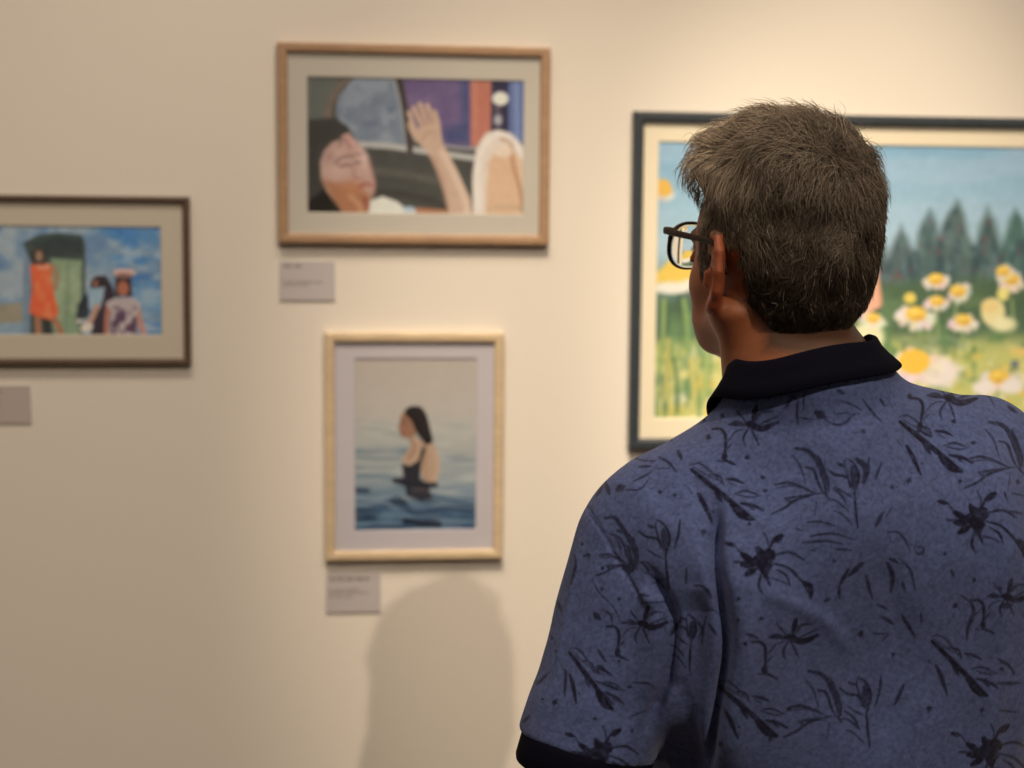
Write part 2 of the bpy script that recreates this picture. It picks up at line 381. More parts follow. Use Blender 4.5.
def paint_village(X, Y):
    p = Painter(X, Y, (92, 122, 146), (0, 190, 4.04)); S = 6
    p.tint(120, 80, (150, 158, 154), .75, 1, -.25, smooth(560, 250, p.X) * .8 + .2); p.tint(90, 60, (52, 112, 158), .8, 4, -.1, smooth(330, 480, p.X)); p.tint(60, 30, (150, 164, 166), .6, 6, .1); p.tint(50, 24, (36, 96, 156), .7, 8, .25, p.X > 480)
    p.poly([(430, 165), (650, 140), (650, 230), (520, 210)], (58, 118, 160), 60, .7); p.ell(600, 440, 55, 50, (140, 158, 160), 60, 0, .7)
    p.poly([(-200, 480), (20, 460), (90, 455), (95, 535), (-200, 560)], (136, 126, 104), 16)
    p.poly([(-200, 540), (90, 540), (100, 600), (-200, 600)], (118, 140, 150), 20)
    p.line([(112, 280), (110, 430), (112, 590)], 34, (104, 124, 138), S)
    p.poly([(92, 215), (150, 182), (230, 172), (330, 182), (345, 222), (345, 400), (330, 600), (120, 600), (128, 300)], (62, 74, 68), S); p.poly([(110, 210), (240, 186), (330, 200), (330, 260), (200, 280)], (50, 60, 58), 20)
    p.poly([(205, 275), (330, 285), (332, 440), (305, 500), (330, 600), (218, 600), (212, 420)], (118, 138, 104), S); p.tint(40, 50, (146, 160, 124), .6, 3, 0, (p.X > 212) & (p.X < 330) & (p.Y > 285)); p.line([(276, 290), (268, 590)], 8, (88, 108, 84), S, .6)
    p.poly([(345, 410), (312, 470), (316, 512), (350, 520), (372, 470)], (42, 50, 54), S)
    for pts, w, c in (([(215, 310), (232, 350), (222, 400)], 18, (150, 116, 84)), ([(152, 510), (156, 600)], 24, (156, 100, 70)), ([(212, 510), (240, 560), (246, 600)], 24, (156, 100, 70)), ([(185, 520), (196, 600)], 22, (44, 42, 40))): p.line(pts, w, c, S)
    p.poly([(122, 305), (150, 296), (206, 300), (214, 400), (238, 500), (205, 526), (160, 514), (118, 496), (130, 400)], (216, 82, 38), S); p.tint(20, 40, (236, 118, 62), .7, 2, 0, (p.C[:, 0] > 205) & (p.C[:, 2] < 60)); p.line([(150, 300), (176, 318), (196, 300)], 9, (204, 150, 120), S)
    p.ell(156, 268, 28, 34, (60, 46, 40), S); p.ell(158, 266, 15, 22, (140, 110, 86), S)
    p.line([(390, 380), (430, 400), (440, 480)], 50, (46, 38, 46), S); p.poly([(380, 350), (430, 345), (456, 400), (452, 470), (420, 600), (366, 600), (380, 480)], (50, 42, 50), S)
    p.ell(400, 372, 24, 26, (52, 40, 44), S); p.ell(386, 378, 10, 14, (140, 88, 66), S); p.poly([(372, 398), (424, 392), (418, 430), (405, 478), (358, 484), (358, 440)], (132, 156, 166), S); p.line([(392, 470), (370, 520), (340, 560)], 22, (176, 130, 106), S)
    p.ell(350, 555, 26, 18, (208, 196, 184), S, -20); p.ell(322, 530, 12, 8, (196, 186, 176), S)
    p.poly([(468, 350), (530, 350), (534, 430), (462, 430)], (52, 38, 38), S); p.ell(497, 398, 23, 32, (158, 90, 64), S); p.ell(502, 334, 48, 16, (200, 158, 142), S); p.ell(500, 346, 36, 12, (130, 96, 84), S, 0, .8)
    p.line([(438, 470), (432, 540), (432, 600)], 22, (164, 102, 80), S); p.line([(552, 470), (566, 530), (584, 590)], 22, (176, 118, 98), S)
    p.poly([(424, 456), (460, 436), (540, 434), (572, 462), (556, 490), (556, 600), (446, 600), (448, 490)], (164, 148, 142), S); p.tint(24, 24, (76, 50, 72), .9, 5, -.3, (p.X > 450) & (p.X < 552) & (p.Y > 470)); p.mottle(18, 18, 6, 9)
    return albedo(np.clip(p.C, 4, 250), REF0)
def paint_swimmer(X, Y):
    p = Painter(X, Y, (190, 175, 152), (340, 350, 4.04)); S = 6; y = p.Y[:, None]
    ks = [(30, (188, 172, 150)), (230, (188, 176, 156)), (330, (184, 178, 158)), (430, (166, 166, 152)), (530, (146, 156, 152)), (600, (104, 128, 138)), (650, (58, 92, 116)), (730, (42, 74, 98))]
    p.C = np.stack([np.interp(p.Y, [k[0] for k in ks], [k[1][i] for k in ks]) for i in range(3)], 1)
    m = smooth(250, 460, p.Y)
    p.tint(170, 16, (98, 122, 130), .8, 1, .05, m); p.tint(150, 14, (190, 188, 170), .75, 3, .1, m * smooth(700, 560, p.Y)); p.tint(120, 12, (126, 156, 170), .6, 6, .1, smooth(540, 640, p.Y)); p.tint(140, 14, (24, 48, 72), .7, 9, .1, smooth(540, 660, p.Y)); p.tint(100, 9, (150, 160, 154), .5, 11, .1, smooth(250, 300, p.Y) * .7)
    p.line([(60, 430), (160, 438), (250, 440)], 10, (108, 128, 134), 8, .8); p.line([(60, 565), (110, 570)], 22, (40, 62, 84), 12, .8); p.line([(380, 590), (450, 606), (545, 600)], 14, (56, 84, 108), 10, .7); p.line([(180, 620), (240, 600), (300, 660), (420, 640), (540, 650)], 16, (36, 58, 80), 12, .7); p.line([(70, 600), (160, 610), (230, 640)], 12, (146, 166, 172), 10, .6)
    sk = (188, 152, 118)
    p.poly([(292, 345), (336, 372), (385, 385), (402, 440), (400, 500), (384, 545), (340, 530), (318, 470), (262, 470), (250, 440), (282, 395)], sk, S)
    p.poly([(262, 248), (290, 280), (310, 340), (284, 358), (250, 352), (243, 335), (234, 314), (242, 292), (246, 264)], (156, 108, 78), S); p.line([(246, 292), (262, 288)], 6, (70, 48, 40), S, .8); p.line([(246, 336), (260, 334)], 6, (130, 66, 54), S, .8); p.line([(285, 360), (300, 400), (276, 440)], 12, (150, 110, 80), 8, .7)
    p.poly([(250, 460), (282, 468), (318, 446), (330, 400), (340, 386), (346, 400), (330, 450), (322, 520), (362, 545), (362, 600), (330, 612), (272, 592), (262, 548), (225, 534), (222, 520), (258, 516)], (42, 42, 48), S)
    p.line([(386, 410), (396, 470), (380, 530)], 14, (206, 172, 138), 10, .6); p.line([(350, 400), (342, 470), (350, 530)], 10, (158, 120, 90), 8, .6)
    p.poly([(264, 240), (290, 226), (325, 228), (348, 258), (362, 310), (376, 372), (350, 384), (326, 360), (304, 322), (290, 286), (262, 258)], (34, 28, 28), S); p.line([(300, 240), (334, 290), (352, 350)], 7, (70, 56, 50), 6, .6)
    p.line([(222, 528), (290, 545), (385, 545)], 20, (34, 38, 46), 6); p.line([(280, 580), (360, 590)], 26, (48, 50, 58), 10); p.line([(262, 692), (320, 700), (400, 704)], 22, (24, 32, 46), 8); p.line([(216, 616), (262, 614)], 16, (36, 46, 60), 8, .9); p.line([(290, 560), (350, 566)], 7, (120, 110, 100), 6, .7)
    p.mottle(30, 8, 3, 2)
    return albedo(np.clip(p.C, 4, 250), REF2)
def paint_meadow(X, Y):
    p = Painter(X, Y, (140, 172, 180)); S = 1.6; x, y = p.X, p.Y
    ks = [(135, (128, 176, 190)), (190, (150, 188, 194)), (250, (170, 196, 192)), (300, (108, 136, 122)), (330, (92, 122, 84)), (380, (158, 172, 98)), (450, (120, 150, 84)), (500, (110, 140, 80))]
    p.C = np.stack([np.interp(y, [k[0] for k in ks], [k[1][i] for k in ks]) for i in range(3)], 1)
    p.tint(90, 22, (170, 196, 200), .5, 1, 0, y < 260); p.mottle(16, 5, 3, 2)
    # tree belt
    for cx, ty, w in ((700, 246, 30), (732, 236, 34), (770, 240, 32), (806, 232, 34), (842, 238, 34), (876, 226, 36), (902, 222, 26), (931, 210, 30), (958, 201, 30), (989, 205, 24), (1016, 206, 26), (1046, 198, 30), (1078, 206, 30), (1108, 200, 30), (1140, 208, 30)):
        w *= 1.35; p.poly([(cx, ty), (cx + w * .22, ty + 14), (cx + w * .34, ty + 32), (cx + w * .52, ty + 56), (cx + w * .6, ty + 84), (cx + w * .6, 325), (cx - w * .6, 325), (cx - w * .6, ty + 84), (cx - w * .5, ty + 56), (cx - w * .34, ty + 32), (cx - w * .2, ty + 14)], (76 + (cx * 7) % 13, 104 + (cx * 5) % 11, 98), 7, .88, 6)
        p.line([(cx - w * .42, ty + 44), (cx - w * .50, 300)], 7, (50, 76, 74), 7, .55, False)
    tm = (y < 320) & (p.C[:, 0] < 100)
    p.tint(7, 15, (96, 124, 110), .7, 3, 0, tm); p.tint(6, 18, (56, 80, 80), .7, 5, 0, tm); p.tint(5, 8, (116, 86, 84), .8, 7, .25, tm); p.tint(6, 10, (110, 140, 142), .5, 9, .3, tm)
    # dark green grass band, lighter growth below
    p.poly([(640, 300), (860, 285), (1180, 270), (1180, 335), (1000, 330), (860, 345), (640, 352)], (78, 104, 70), 14, .85, 5)
    p.tint(24, 14, (112, 140, 84), .6, 2, 0, smooth(280, 310, y)); p.tint(30, 16, (206, 200, 100), .9, 4, -.5, smooth(325, 355, y)); p.tint(20, 12, (232, 214, 122), .85, 6, -.15, smooth(330, 365, y)); p.tint(12, 18, (96, 134, 74), .75, 8, .15, smooth(300, 330, y)); p.tint(9, 9, (236, 190, 50), .8, 10, .3, smooth(340, 370, y)); p.tint(14, 10, (238, 224, 190), .7, 12, .25, smooth(330, 360, y))
    # left part: dark field, stems, yellow haze
    L = smooth(735, 700, x)
    p.tint(20, 20, (84, 118, 88), .9, 14, -.4, L * smooth(285, 305, y) * smooth(350, 320, y)); p.tint(9, 30, (112, 150, 84), .7, 15, 0, L * smooth(300, 330, y)); p.tint(7, 22, (206, 190, 84), .75, 17, .05, L * smooth(325, 350, y)); p.tint(6, 16, (74, 112, 84), .6, 18, .2, L * smooth(330, 350, y))
    for a, b, w, c in (((664, 300), (659, 372), 4.5, (146, 168, 84)), ((684, 300), (688, 350), 5, (132, 164, 84)), ((706, 330), (704, 400), 4, (170, 184, 96)), ((668, 340), (664, 400), 5, (186, 178, 84)), ((690, 360), (694, 410), 5, (204, 190, 92)), ((674, 360), (677, 412), 4, (96, 132, 76))): p.line([a, ((a[0] + b[0]) / 2 + 1.5, (a[1] + b[1]) / 2), b], w, c, 2, .85)
    def daisy(cx, cy, r, yr=None, sq=.62, ang=0, pc=(238, 222, 192), yc=(244, 190, 40), off=(0, .25), n=11, seed=0):
        g = np.random.default_rng(int(cx * 7 + cy)); yr = yr or r * .42; an = math.radians(ang); ca, sa = math.cos(an), math.sin(an)
        for i in range(n):
            t = 2 * math.pi * (i + g.uniform(-.2, .2)) / n; l = r * g.uniform(.82, 1.08)
            ex, ey = math.cos(t) * l, math.sin(t) * l * sq + r * off[1]
            ex, ey = ex * ca - ey * sa, ex * sa + ey * ca
            p.line([(cx + ex * .2, cy + ey * .2), (cx + ex * .9, cy + ey * .9)], r * .40, [c + g.uniform(-24, 10) for c in pc], 2.6, .9)
        p.ell(cx, cy, yr * 1.15, yr * .85, yc, 1.6); p.ell(cx - yr * .2, cy - yr * .25, yr * .6, yr * .4, (250, 208, 70), 2, 0, .8); p.ell(cx + yr * .2, cy + yr * .45, yr * .7, yr * .25, (214, 150, 30), 2, 0, .6)
    for a, b in (((937, 310), (938, 338)), ((1012, 300), (1014, 330)), ((957, 300), (953, 330)), ((919, 330), (921, 350)), ((999, 384), (996, 400)), ((963, 330), (964, 350))): p.line([a, b], 3, (140, 160, 92), 2, .9, False)
    # blush shape beside the daisies
    p.poly([(845, 256), (868, 258), (877, 270), (882, 300), (880, 308), (860, 316), (845, 320)], (238, 172, 128), 1.6); p.line([(846, 321), (862, 317), (880, 309)], 2, (60, 44, 40), 1.5); p.line([(878, 270), (881, 304)], 2.5, (214, 136, 100), 2, .7)
    p.ell(868, 338, 16, 16, (232, 222, 160), 6)
    for d in ((936, 279, 14, 7, .45, -4), (958, 291, 12, 7, .8, -30), (937, 301, 13, 6, .5, 0), (916, 314, 20, 9, .5, 10), (963, 320, 14, 7, .6, 0), (1011, 279, 14, 7, .8, 20), (1003, 271, 9, 6, .8, -50), (873, 318, 13, 6, .6, 10), (999, 377, 18, 9, .5, 4)): daisy(d[0], d[1], d[2], d[3], d[4], d[5])
    p.ell(910, 298, 6, 5.5, (240, 206, 70), 2); p.ell(993, 312, 12, 14, (238, 218, 140), 3); p.ell(1003, 324, 14, 8, (240, 226, 160), 4, 0, .8); p.ell(990, 306, 9, 7, (240, 206, 120), 3); p.ell(1003, 294, 6, 7, (240, 220, 110), 3)
    p.ell(938, 372, 22, 16, (240, 220, 196), 6, 0, .8); daisy(914, 361, 26, 14, .6, 0); p.ell(914, 362, 15, 12.5, (248, 192, 24), 1.6); p.ell(1012, 386, 12, 8, (242, 226, 200), 3, 0, .8); p.ell(984, 388, 12, 8, (242, 224, 200), 3, 0, .8)
    p.ell(1015, 364, 4, 3.5, (110, 110, 124), 2.5); p.ell(1022, 352, 12, 5, (236, 196, 90), 4, 0, .8)
    daisy(664, 190, 12, 7, .6, 20); p.ell(662, 187, 9, 8, (244, 182, 52), 2); p.poly([(655, 274), (672, 258), (700, 260), (712, 275), (705, 284), (655, 284)], (240, 196, 60), 3); p.ell(672, 288, 20, 6, (240, 228, 196), 3); p.ell(694, 284, 14, 5, (240, 226, 190), 3)
    for c in ((1050, 300, 15), (1078, 330, 18), (1040, 345, 14), (1110, 290, 13), (1120, 350, 20), (1060, 390, 20), (1150, 320, 14)): daisy(*c)
    p.mottle(5, 5, 4, 5)
    return albedo(np.clip(p.C, 4, 252), REF3)

def wrect(u0, v0, u1, v1):
    a, b = on_wall(u0, v0), on_wall(u1, v1); return (a[0], b[0], b[2], a[2])
R1, R2, R0, R3 = (-.1004, .2873, .0047, .2868), (-.0354, .2235, -.4556, -.1225), (-.575, -.2245, -.170, .0689), (.4098, 1.1, -.2941, .1995)
def up(r): return (r[0], r[1], r[2] + 1.6, r[3] + 1.6)
def pr(u0, v0, u1, v1): return wrect(u0, v0, u1, v1)
def avg(a, b): return (a[0], a[1], a[2], b[3])
tbl = []
picture('framed_picture', up(R1), .0142, .015, wood('oak_moulding', albedo((172, 126, 84), REF1)), albedo((200, 184, 158), REF1), pr(307.5, 77.5, 522, 214.5), paint_car, .0013,
        'oak framed picture of a woman in a car raising her hand, highest of the pictures', 'framed picture')
picture('framed_picture', up(R2), .0142, .015, wood('pale_ash_moulding', albedo((206, 172, 122), REF2)), albedo((196, 182, 172), REF2), pr(355, 358.5, 475, 528), paint_swimmer, .0013,
        'upright pale wood framed picture of a dark-haired woman bathing in the sea', 'framed picture')
picture('framed_picture', up(R0), .0100, .012, wood('dark_walnut_moulding', albedo((72, 52, 38), REF0)), albedo((168, 152, 128), REF0), (-.539,) + pr(0, 226, 162, 334.5)[1:], paint_village, .0013,
        'thin dark brown framed picture of a woman in an orange dress at a doorway', 'framed picture')
_r3 = pr(658, 142.5, 1024, 415.5)
picture('framed_picture', up(R3), .0158, .016, mat('slate_lacquer', tuple(albedo((50, 56, 56), REF3)), .45, mod=(60, 3, .12, (1, 1, 1))), albedo((246, 222, 172), REF3), (_r3[0], 1.06, _r3[2], _r3[3]), paint_meadow, .0013,
        'large dark slate framed painting of white daisies and fir trees in front of the man', 'framed painting')

def caption(u0, v0, u1, v1, lines, ref, label, col=(190, 172, 158)):
    x0, x1, z0, z1 = wrect(u0, v0, u1, v1); cx, cz = (x0 + x1) / 2, (z0 + z1) / 2; res = .0006
    nx, nz = int((x1 - x0) / res) + 2, int((z1 - z0) / res) + 2
    gx, gz = np.meshgrid(np.linspace(x0, x1, nx), np.linspace(z0, z1, nz), indexing='ij')
    X, Y = (gx.ravel() - x0) / (x1 - x0), (z1 - gz.ravel()) / (z1 - z0); Cc = np.tile(albedo(col, ref), (len(X), 1)); ink = albedo((70, 62, 58), ref)
    for (yy, xa, xb, h, dk) in lines:
        g = np.random.default_rng(int(yy * 1000)); m = (np.abs(Y - yy) < h) & (X > xa) & (X < xb)
        gl = np.sin(X * 210 + g.uniform(0, 6)) + .8 * np.sin(X * 131 + g.uniform(0, 6)) > -.5
        wd = np.sin(X * 37 + g.uniform(0, 6)) > -.93
        k = (m & gl & wd)[:, None] * dk; Cc = Cc * (1 - k) + ink * k
    P = np.stack([gx.ravel() - cx, np.full(gx.size, -.003), gz.ravel() - cz], 1); i = np.arange(nx * nz).reshape(nx, nz)
    Fq = np.stack([i[:-1, :-1].ravel(), i[1:, :-1].ravel(), i[1:, 1:].ravel(), i[:-1, 1:].ravel()], 1); n0 = len(P)
    Bk = np.array([(x, 0, z) for x in (x0 - cx, x1 - cx) for z in (z0 - cz, z1 - cz)]); cor = [i[0, 0], i[0, -1], i[-1, 0], i[-1, -1]]
    Fq = np.concatenate([Fq, [[n0, n0 + 1, n0 + 3, n0 + 2], [cor[0], cor[1], n0 + 1, n0], [cor[3], cor[2], n0 + 2, n0 + 3], [cor[2], cor[0], n0, n0 + 2], [cor[1], cor[3], n0 + 3, n0 + 1]]])
    o = mesh_obj('caption_card', np.concatenate([P, Bk]), Fq, mat('card_stock', rough=.7, attr='pigment'), col=np.concatenate([Cc, Cc[:4]]), smooth_=False)
    o.location = (cx, WALL_Y + .0004, cz); return tag(o, label, 'caption card')
caption(279.5, 261, 335, 300.5, [(.13, .06, .42, .04, .7), (.47, .06, .10, .02, .4), (.54, .06, .76, .03, .6), (.62, .06, .52, .025, .5)], REF1, 'pale lilac caption card under the oak framed picture of the woman in a car')
caption(326, 573.5, 380.5, 611.5, [(.14, .06, .80, .045, .7), (.42, .06, .60, .03, .5), (.50, .06, .78, .03, .6), (.60, .06, .50, .025, .5)], REF2, 'pale caption card under the upright picture of the bathing woman', (186, 170, 154))
caption(-27, 385.5, 31.5, 423, [(.15, .06, .50, .045, .6), (.42, .06, .46, .03, .5), (.54, .06, .5, .03, .5)], REF0, 'dim caption card under the dark brown frame, cut by the left edge', (150, 132, 118))
# ------------------------------------------------------------------ the man looking at the pictures
def rx(a): c, s = math.cos(a), math.sin(a); return np.array([[1, 0, 0], [0, c, -s], [0, s, c]])
def ry(a): c, s = math.cos(a), math.sin(a); return np.array([[c, 0, s], [0, 1, 0], [-s, 0, c]])
def rz(a): c, s = math.cos(a), math.sin(a); return np.array([[c, -s, 0], [s, c, 0], [0, 0, 1]])
D_HEAD = 1.345
BODY_YAW = math.radians(4.0); HEAD_REL = math.radians(17.0); HEAD_PIT = math.radians(7.0); LEAN = math.radians(5.0)
H0 = np.array([0.0, .03, 1.575])              # ear level centre of the head, body frame
RH = rz(HEAD_REL) @ ry(LEAN + math.radians(0)) @ rx(HEAD_PIT)
def hp(p): return H0 + RH @ np.asarray(p, float)
PZ = 1.0
def lean(P):
    """the upper body leans a little to its left"""
    P = np.asarray(P, float).copy(); w = smooth(.95, 1.3, P[..., 2]) * -LEAN
    x, z = P[..., 0].copy(), P[..., 2] - PZ
    P[..., 0] = x * np.cos(w) + z * np.sin(w); P[..., 2] = PZ - x * np.sin(w) + z * np.cos(w)
    z0 = P[..., 2]; k = smooth(1.0, 1.33, z0) * (1 - smooth(1.50, 1.57, z0)); P[..., 2] = z0 + k * (.078 * x + .017)
    return P
_t = unproj(783, 279, D_HEAD); _h = rz(BODY_YAW) @ lean(H0)
BODY_LOC = np.array([_t[0] - _h[0], _t[1] - _h[1], 0.0])
H0[2] += _t[2] - _h[2]; _h = rz(BODY_YAW) @ lean(H0)
def to_world(P): return P @ rz(BODY_YAW).T + BODY_LOC
man = tag(empty('person', tuple(BODY_LOC), BODY_YAW), 'grey-haired man in a blue floral polo shirt and glasses, seen from behind', 'person')

# --- one continuous body: head with face and ears, neck, arms, five-fingered hands
def build_body():
    f = Field(steps((-.40, -.12, .0045), (-.12, .12, .0023), (.12, .40, .0045)), steps((-.17, .19, .0025), (.19, .30, .004)),
              steps((.70, .98, .0034), (.98, 1.42, .008), (1.42, 1.76, .0023)))
    def E(c, r, k=.01, mode='add', R=None): f.ell(hp(c), r, k, mode, RH if R is None else RH @ R)
    def K(a, b, r1, r2, k=.01, mode='add'): f.cone(hp(a), hp(b), r1, r2, k, mode)
    # torso under the shirt, hips
    f.ell((0, .0, 1.22), (.150, .095, .25), .03); f.ell((0, .01, 1.0), (.145, .10, .16), .05)
    f.cone((-.11, -.005, 1.355), (.11, -.005, 1.355), .050, .050, .05)
    f.cone((0, -.02, 1.34), (0, -.025, 1.46), .070, .057, .05)
    for s in (-1, 1):
        f.cone((s * .03, -.03, 1.445), (s * .13, -.01, 1.375), .032, .035, .04)
        sh, el, wr = np.array((s * .160, -.005, 1.345)), np.array((s * (.262 if s < 0 else .238), -.02, 1.095)), np.array((s * .250, .15, .915))
        f.cone(sh, el, .048, .040, .03); f.cone(el, wr, .042, .026, .02); f.ell(el + (wr - el) * .25 , (.043, .05, .05), .03)
        # palm and fingers hanging loosely, slightly curled
        d = (wr - el) / np.linalg.norm(wr - el); palm = wr + d * .055 + np.array((0, 0, -.01))
        f.cone(wr, palm, .026, .024, .012); f.ell(palm, (.018, .036, .036), .012)
        side = np.array((0, .55, .83)); fwd = np.array((-s * .06, .52, -.80)); fwd /= np.linalg.norm(fwd); curl = np.array((-s * .75, -.18, -.62)); curl /= np.linalg.norm(curl)
        side = np.cross(fwd, np.array((s, 0, 0))) * s; side /= np.linalg.norm(side)
        if side[1] < 0: side = -side
        for i, L in enumerate((.068, .078, .072, .056)):
            b = palm + fwd * .026 + side * (.030 - .0195 * i); m = b + (fwd * .85 + curl * .25) * L * .48; n = m + (fwd * .62 + curl * .6) * L * .34; e = n + (fwd * .35 + curl * .8) * L * .26
            r = .0088 - .0006 * (i == 3)
            f.cone(b - fwd * .02, m, r + .001, r, .005); f.cone(m, n, r, r * .92, .003); f.cone(n, e, r * .92, r * .8, .003)
        b = palm - fwd * .012 + side * .026; m = b + (side * .75 + fwd * .55 + curl * .2) * .036; e = m + (side * .25 + fwd * .85 + curl * .35) * .032
        f.cone(b, m, .013, .0105, .008); f.cone(m, e, .0105, .0088, .004)
    # neck
    K((0, -.016, -.03), (0, -.034, -.125), .052, .055, .02); f.cone(hp((0, -.035, -.10)), (0, -.03, 1.43), .056, .060, .02)
    for s in (-1, 1): f.cone(hp((s * .062, -.01, -.035)), (s * .022, .045, 1.42), .017, .013, .025)
    # skull, face, jaw
    E((0, -.006, .047), (.071, .084, .085), .01); E((0, .020, .042), (.0685, .072, .060), .01); E((0, .028, .002), (.0575, .065, .070), .02); E((0, .034, -.050), (.046, .060, .040), .015)
    E((0, .066, -.082), (.022, .02, .018), .02)
    for s in (-1, 1):
        E((s * .040, .055, -.014), (.017, .022, .022), .02); K((s * .054, .006, -.036), (s * .030, .058, -.074), .014, .013, .02)
        E((s * .032, .055, -.048), (.018, .024, .024), .015)
        E((s * .030, .100, .016), (.018, .014, .013), .01, 'sub'); E((s * .030, .082, .016), (.0125, .0125, .0125), .002)
        K((s * .016, .091, .029), (s * .044, .080, .031), .0075, .006, .01); K((s * .018, .0945, .008), (s * .042, .086, .008), .0035, .003, .006)
        # ear: shell, rim, lobe, bowl
        Re = rz(s * math.radians(24 if s < 0 else 8)) @ rx(math.radians(-8))
        ec = np.array((s * (.0765 if s < 0 else .072), -.006 if s < 0 else .002, .004))
        E(ec, (.006, .0185, .034), .006, R=Re)
        pts = [(y * 1.12, z * 1.12) for y, z in [(.010, -.020), (.014, .002), (.013, .020), (.004, .032), (-.008, .030), (-.017, .018), (-.018, .002), (-.013, -.014), (-.004, -.026), (.004, -.031)]]
        q = [ec + Re @ np.array((s * .0035, y, z)) for y, z in pts]
        for a, b in zip(q[2:-1], q[3:]): K(a, b, .0042, .0042, .003)
        E(ec + Re @ np.array((s * .002, .002, -.028)), (.0052, .0085, .010), .006, R=Re)
        E(ec + Re @ np.array((s * .008, .003, -.004)), (.0060, .009, .013), .003, 'sub', R=Re); E(ec + Re @ np.array((s * .008, -.006, .014)), (.0045, .006, .010), .003, 'sub', R=Re)
        K(ec + np.array((s * .001, .014, -.010)), ec + np.array((s * .001, .013, .000)), .004, .004, .004)
    K((0, .092, .022), (0, .116, -.020), .0075, .0115, .012)
    for s in (-1, 1): E((s * .012, .104, -.024), (.0085, .011, .0075), .006); E((s * .006, .108, -.033), (.0035, .006, .004), .002, 'sub')
    E((0, .086, -.055), (.026, .014, .006), .006); E((0, .085, -.065), (.023, .013, .007), .005); K((-.022, .097, -.0595), (.022, .097, -.0595), .0022, .0022, .003, 'sub')
    V, Q = f.mesh(); V = relax(V, Q, 2, .5)
    # pigment
    h = (V - H0) @ RH
    col = np.tile(lin((152, 94, 64)), (len(V), 1)); n = noise3(V, .018) + .6 * noise3(V, .006, 3)
    col *= (1 + .09 * n)[:, None]
    head = V[:, 2] > 1.40
    ear = smooth(.074, .080, np.abs(h[:, 0])) * (np.abs(h[:, 1]) < .035) * (np.abs(h[:, 2]) < .045) * head
    col = col * (1 - .5 * ear[:, None]) + lin((150, 70, 48)) * .5 * ear[:, None]
    cr = smooth(.06, .03, np.abs(h[:, 1] - .03)) * smooth(-.08, -.03, h[:, 2]) * smooth(.05, .0, h[:, 2]) * head
    col = col * (1 - .25 * cr[:, None]) + lin((160, 88, 62)) * .25 * cr[:, None]
    lip = (np.hypot(h[:, 0] / .025, (h[:, 2] + .060) / .011) < 1) & (h[:, 1] > .085); col[lip] = lin((158, 86, 78))
    for s in (-1, 1):
        d = np.hypot(h[:, 0] - s * .030, h[:, 2] - .016); fr = h[:, 1] > .084
        eye = (np.hypot((h[:, 0] - s * .030) / .013, (h[:, 2] - .016) / .0055) < 1) & fr; col[eye] = lin((220, 212, 204)); col[(d < .0055) & fr] = lin((70, 52, 38)); col[(d < .0024) & fr] = .01
        br = (np.abs(h[:, 2] - .037 - .1 * (.03 - np.abs(h[:, 0] - s * .030)) + .003) < .004) & (np.abs(h[:, 0] - s * .030) < .019) & (h[:, 1] > .06) & head; col[br] = lin((96, 84, 74))
    k = sum(hair_here(h, e) for e in (-.008, -.006, -.004, -.002, 0, .002)) / 6.0 * head * ~((np.abs(h[:, 0]) > .0705) & (np.abs(h[:, 1] + .002) < .034) & (h[:, 2] < .040))
    col = col * (1 - .85 * k[:, None]) + lin((60, 48, 40)) * .85 * k[:, None]
    return mesh_obj('body', lean(V), Q, mat('skin', rough=.52, attr='pigment', spec=.4, bump=(900, .25, .0006), sss=.08), man, col=np.clip(col, .002, .9))
_HL = np.array([(-.100, -.066), (-.080, -.056), (-.060, -.046), (-.045, -.036), (-.02, -.027), (.015, -.024), (.036, -.020), (.041, .030), (.05, .040), (.075, .053), (.095, .070), (.112, .088), (.2, .12)])
def hair_here(h, e=0.0):
    """above / behind the hairline, in head coordinates"""
    side = smooth(.045, .066, np.abs(h[..., 0]))
    lim = np.interp(h[..., 2], _HL[:, 0], _HL[:, 1])
    # at the very back the nape line is a soft curve
    low = -.072 - .006 * (1 - np.clip(np.abs(h[..., 0]) / .05, 0, 1) ** 2)
    sb = (h[..., 2] > -.010) & (h[..., 1] > .019) & (h[..., 1] < .034) & (h[..., 2] < .04) & (np.abs(h[..., 0]) > .05)   # sideburn in front of the ear
    return ((h[..., 1] < lim + e) & (h[..., 2] > low - e)) | sb

# --- hair: soft volume plus strands
def hair_sdf(h):
    def ell(c, r):
        q = h - np.array(c, np.float32); r = np.array(r, np.float32)
        k0 = np.linalg.norm(q / r, axis=-1); k1 = np.linalg.norm(q / (r * r), axis=-1); return k0 * (k0 - 1) / np.maximum(k1, 1e-6)
    def smin(a, b, k): t = np.clip(k - np.abs(a - b), 0, None) / k; return np.minimum(a, b) - t * t * k * .25
    d = ell((0, -.006, .052), (.0750, .0880, .0915))
    d = smin(d, ell((.000, .040, .106), (.054, .050, .034)), .03)      # brushed up front
    d = smin(d, ell((-.030, .055, .090), (.040, .038, .028)), .02)
    d = smin(d, ell((-.004, -.045, -.010), (.051, .048, .072)), .03)
    for sx in (-1, 1): d = smin(d, ell((sx * .0655, .027, .024), (.0085, .013, .030)), .008)      # sideburns
    w = smooth(.02, .09, h[..., 2])
    return d - (.0012 + .0034 * w) * noise3(h * np.array([1, 1, .7]), .017, 40)
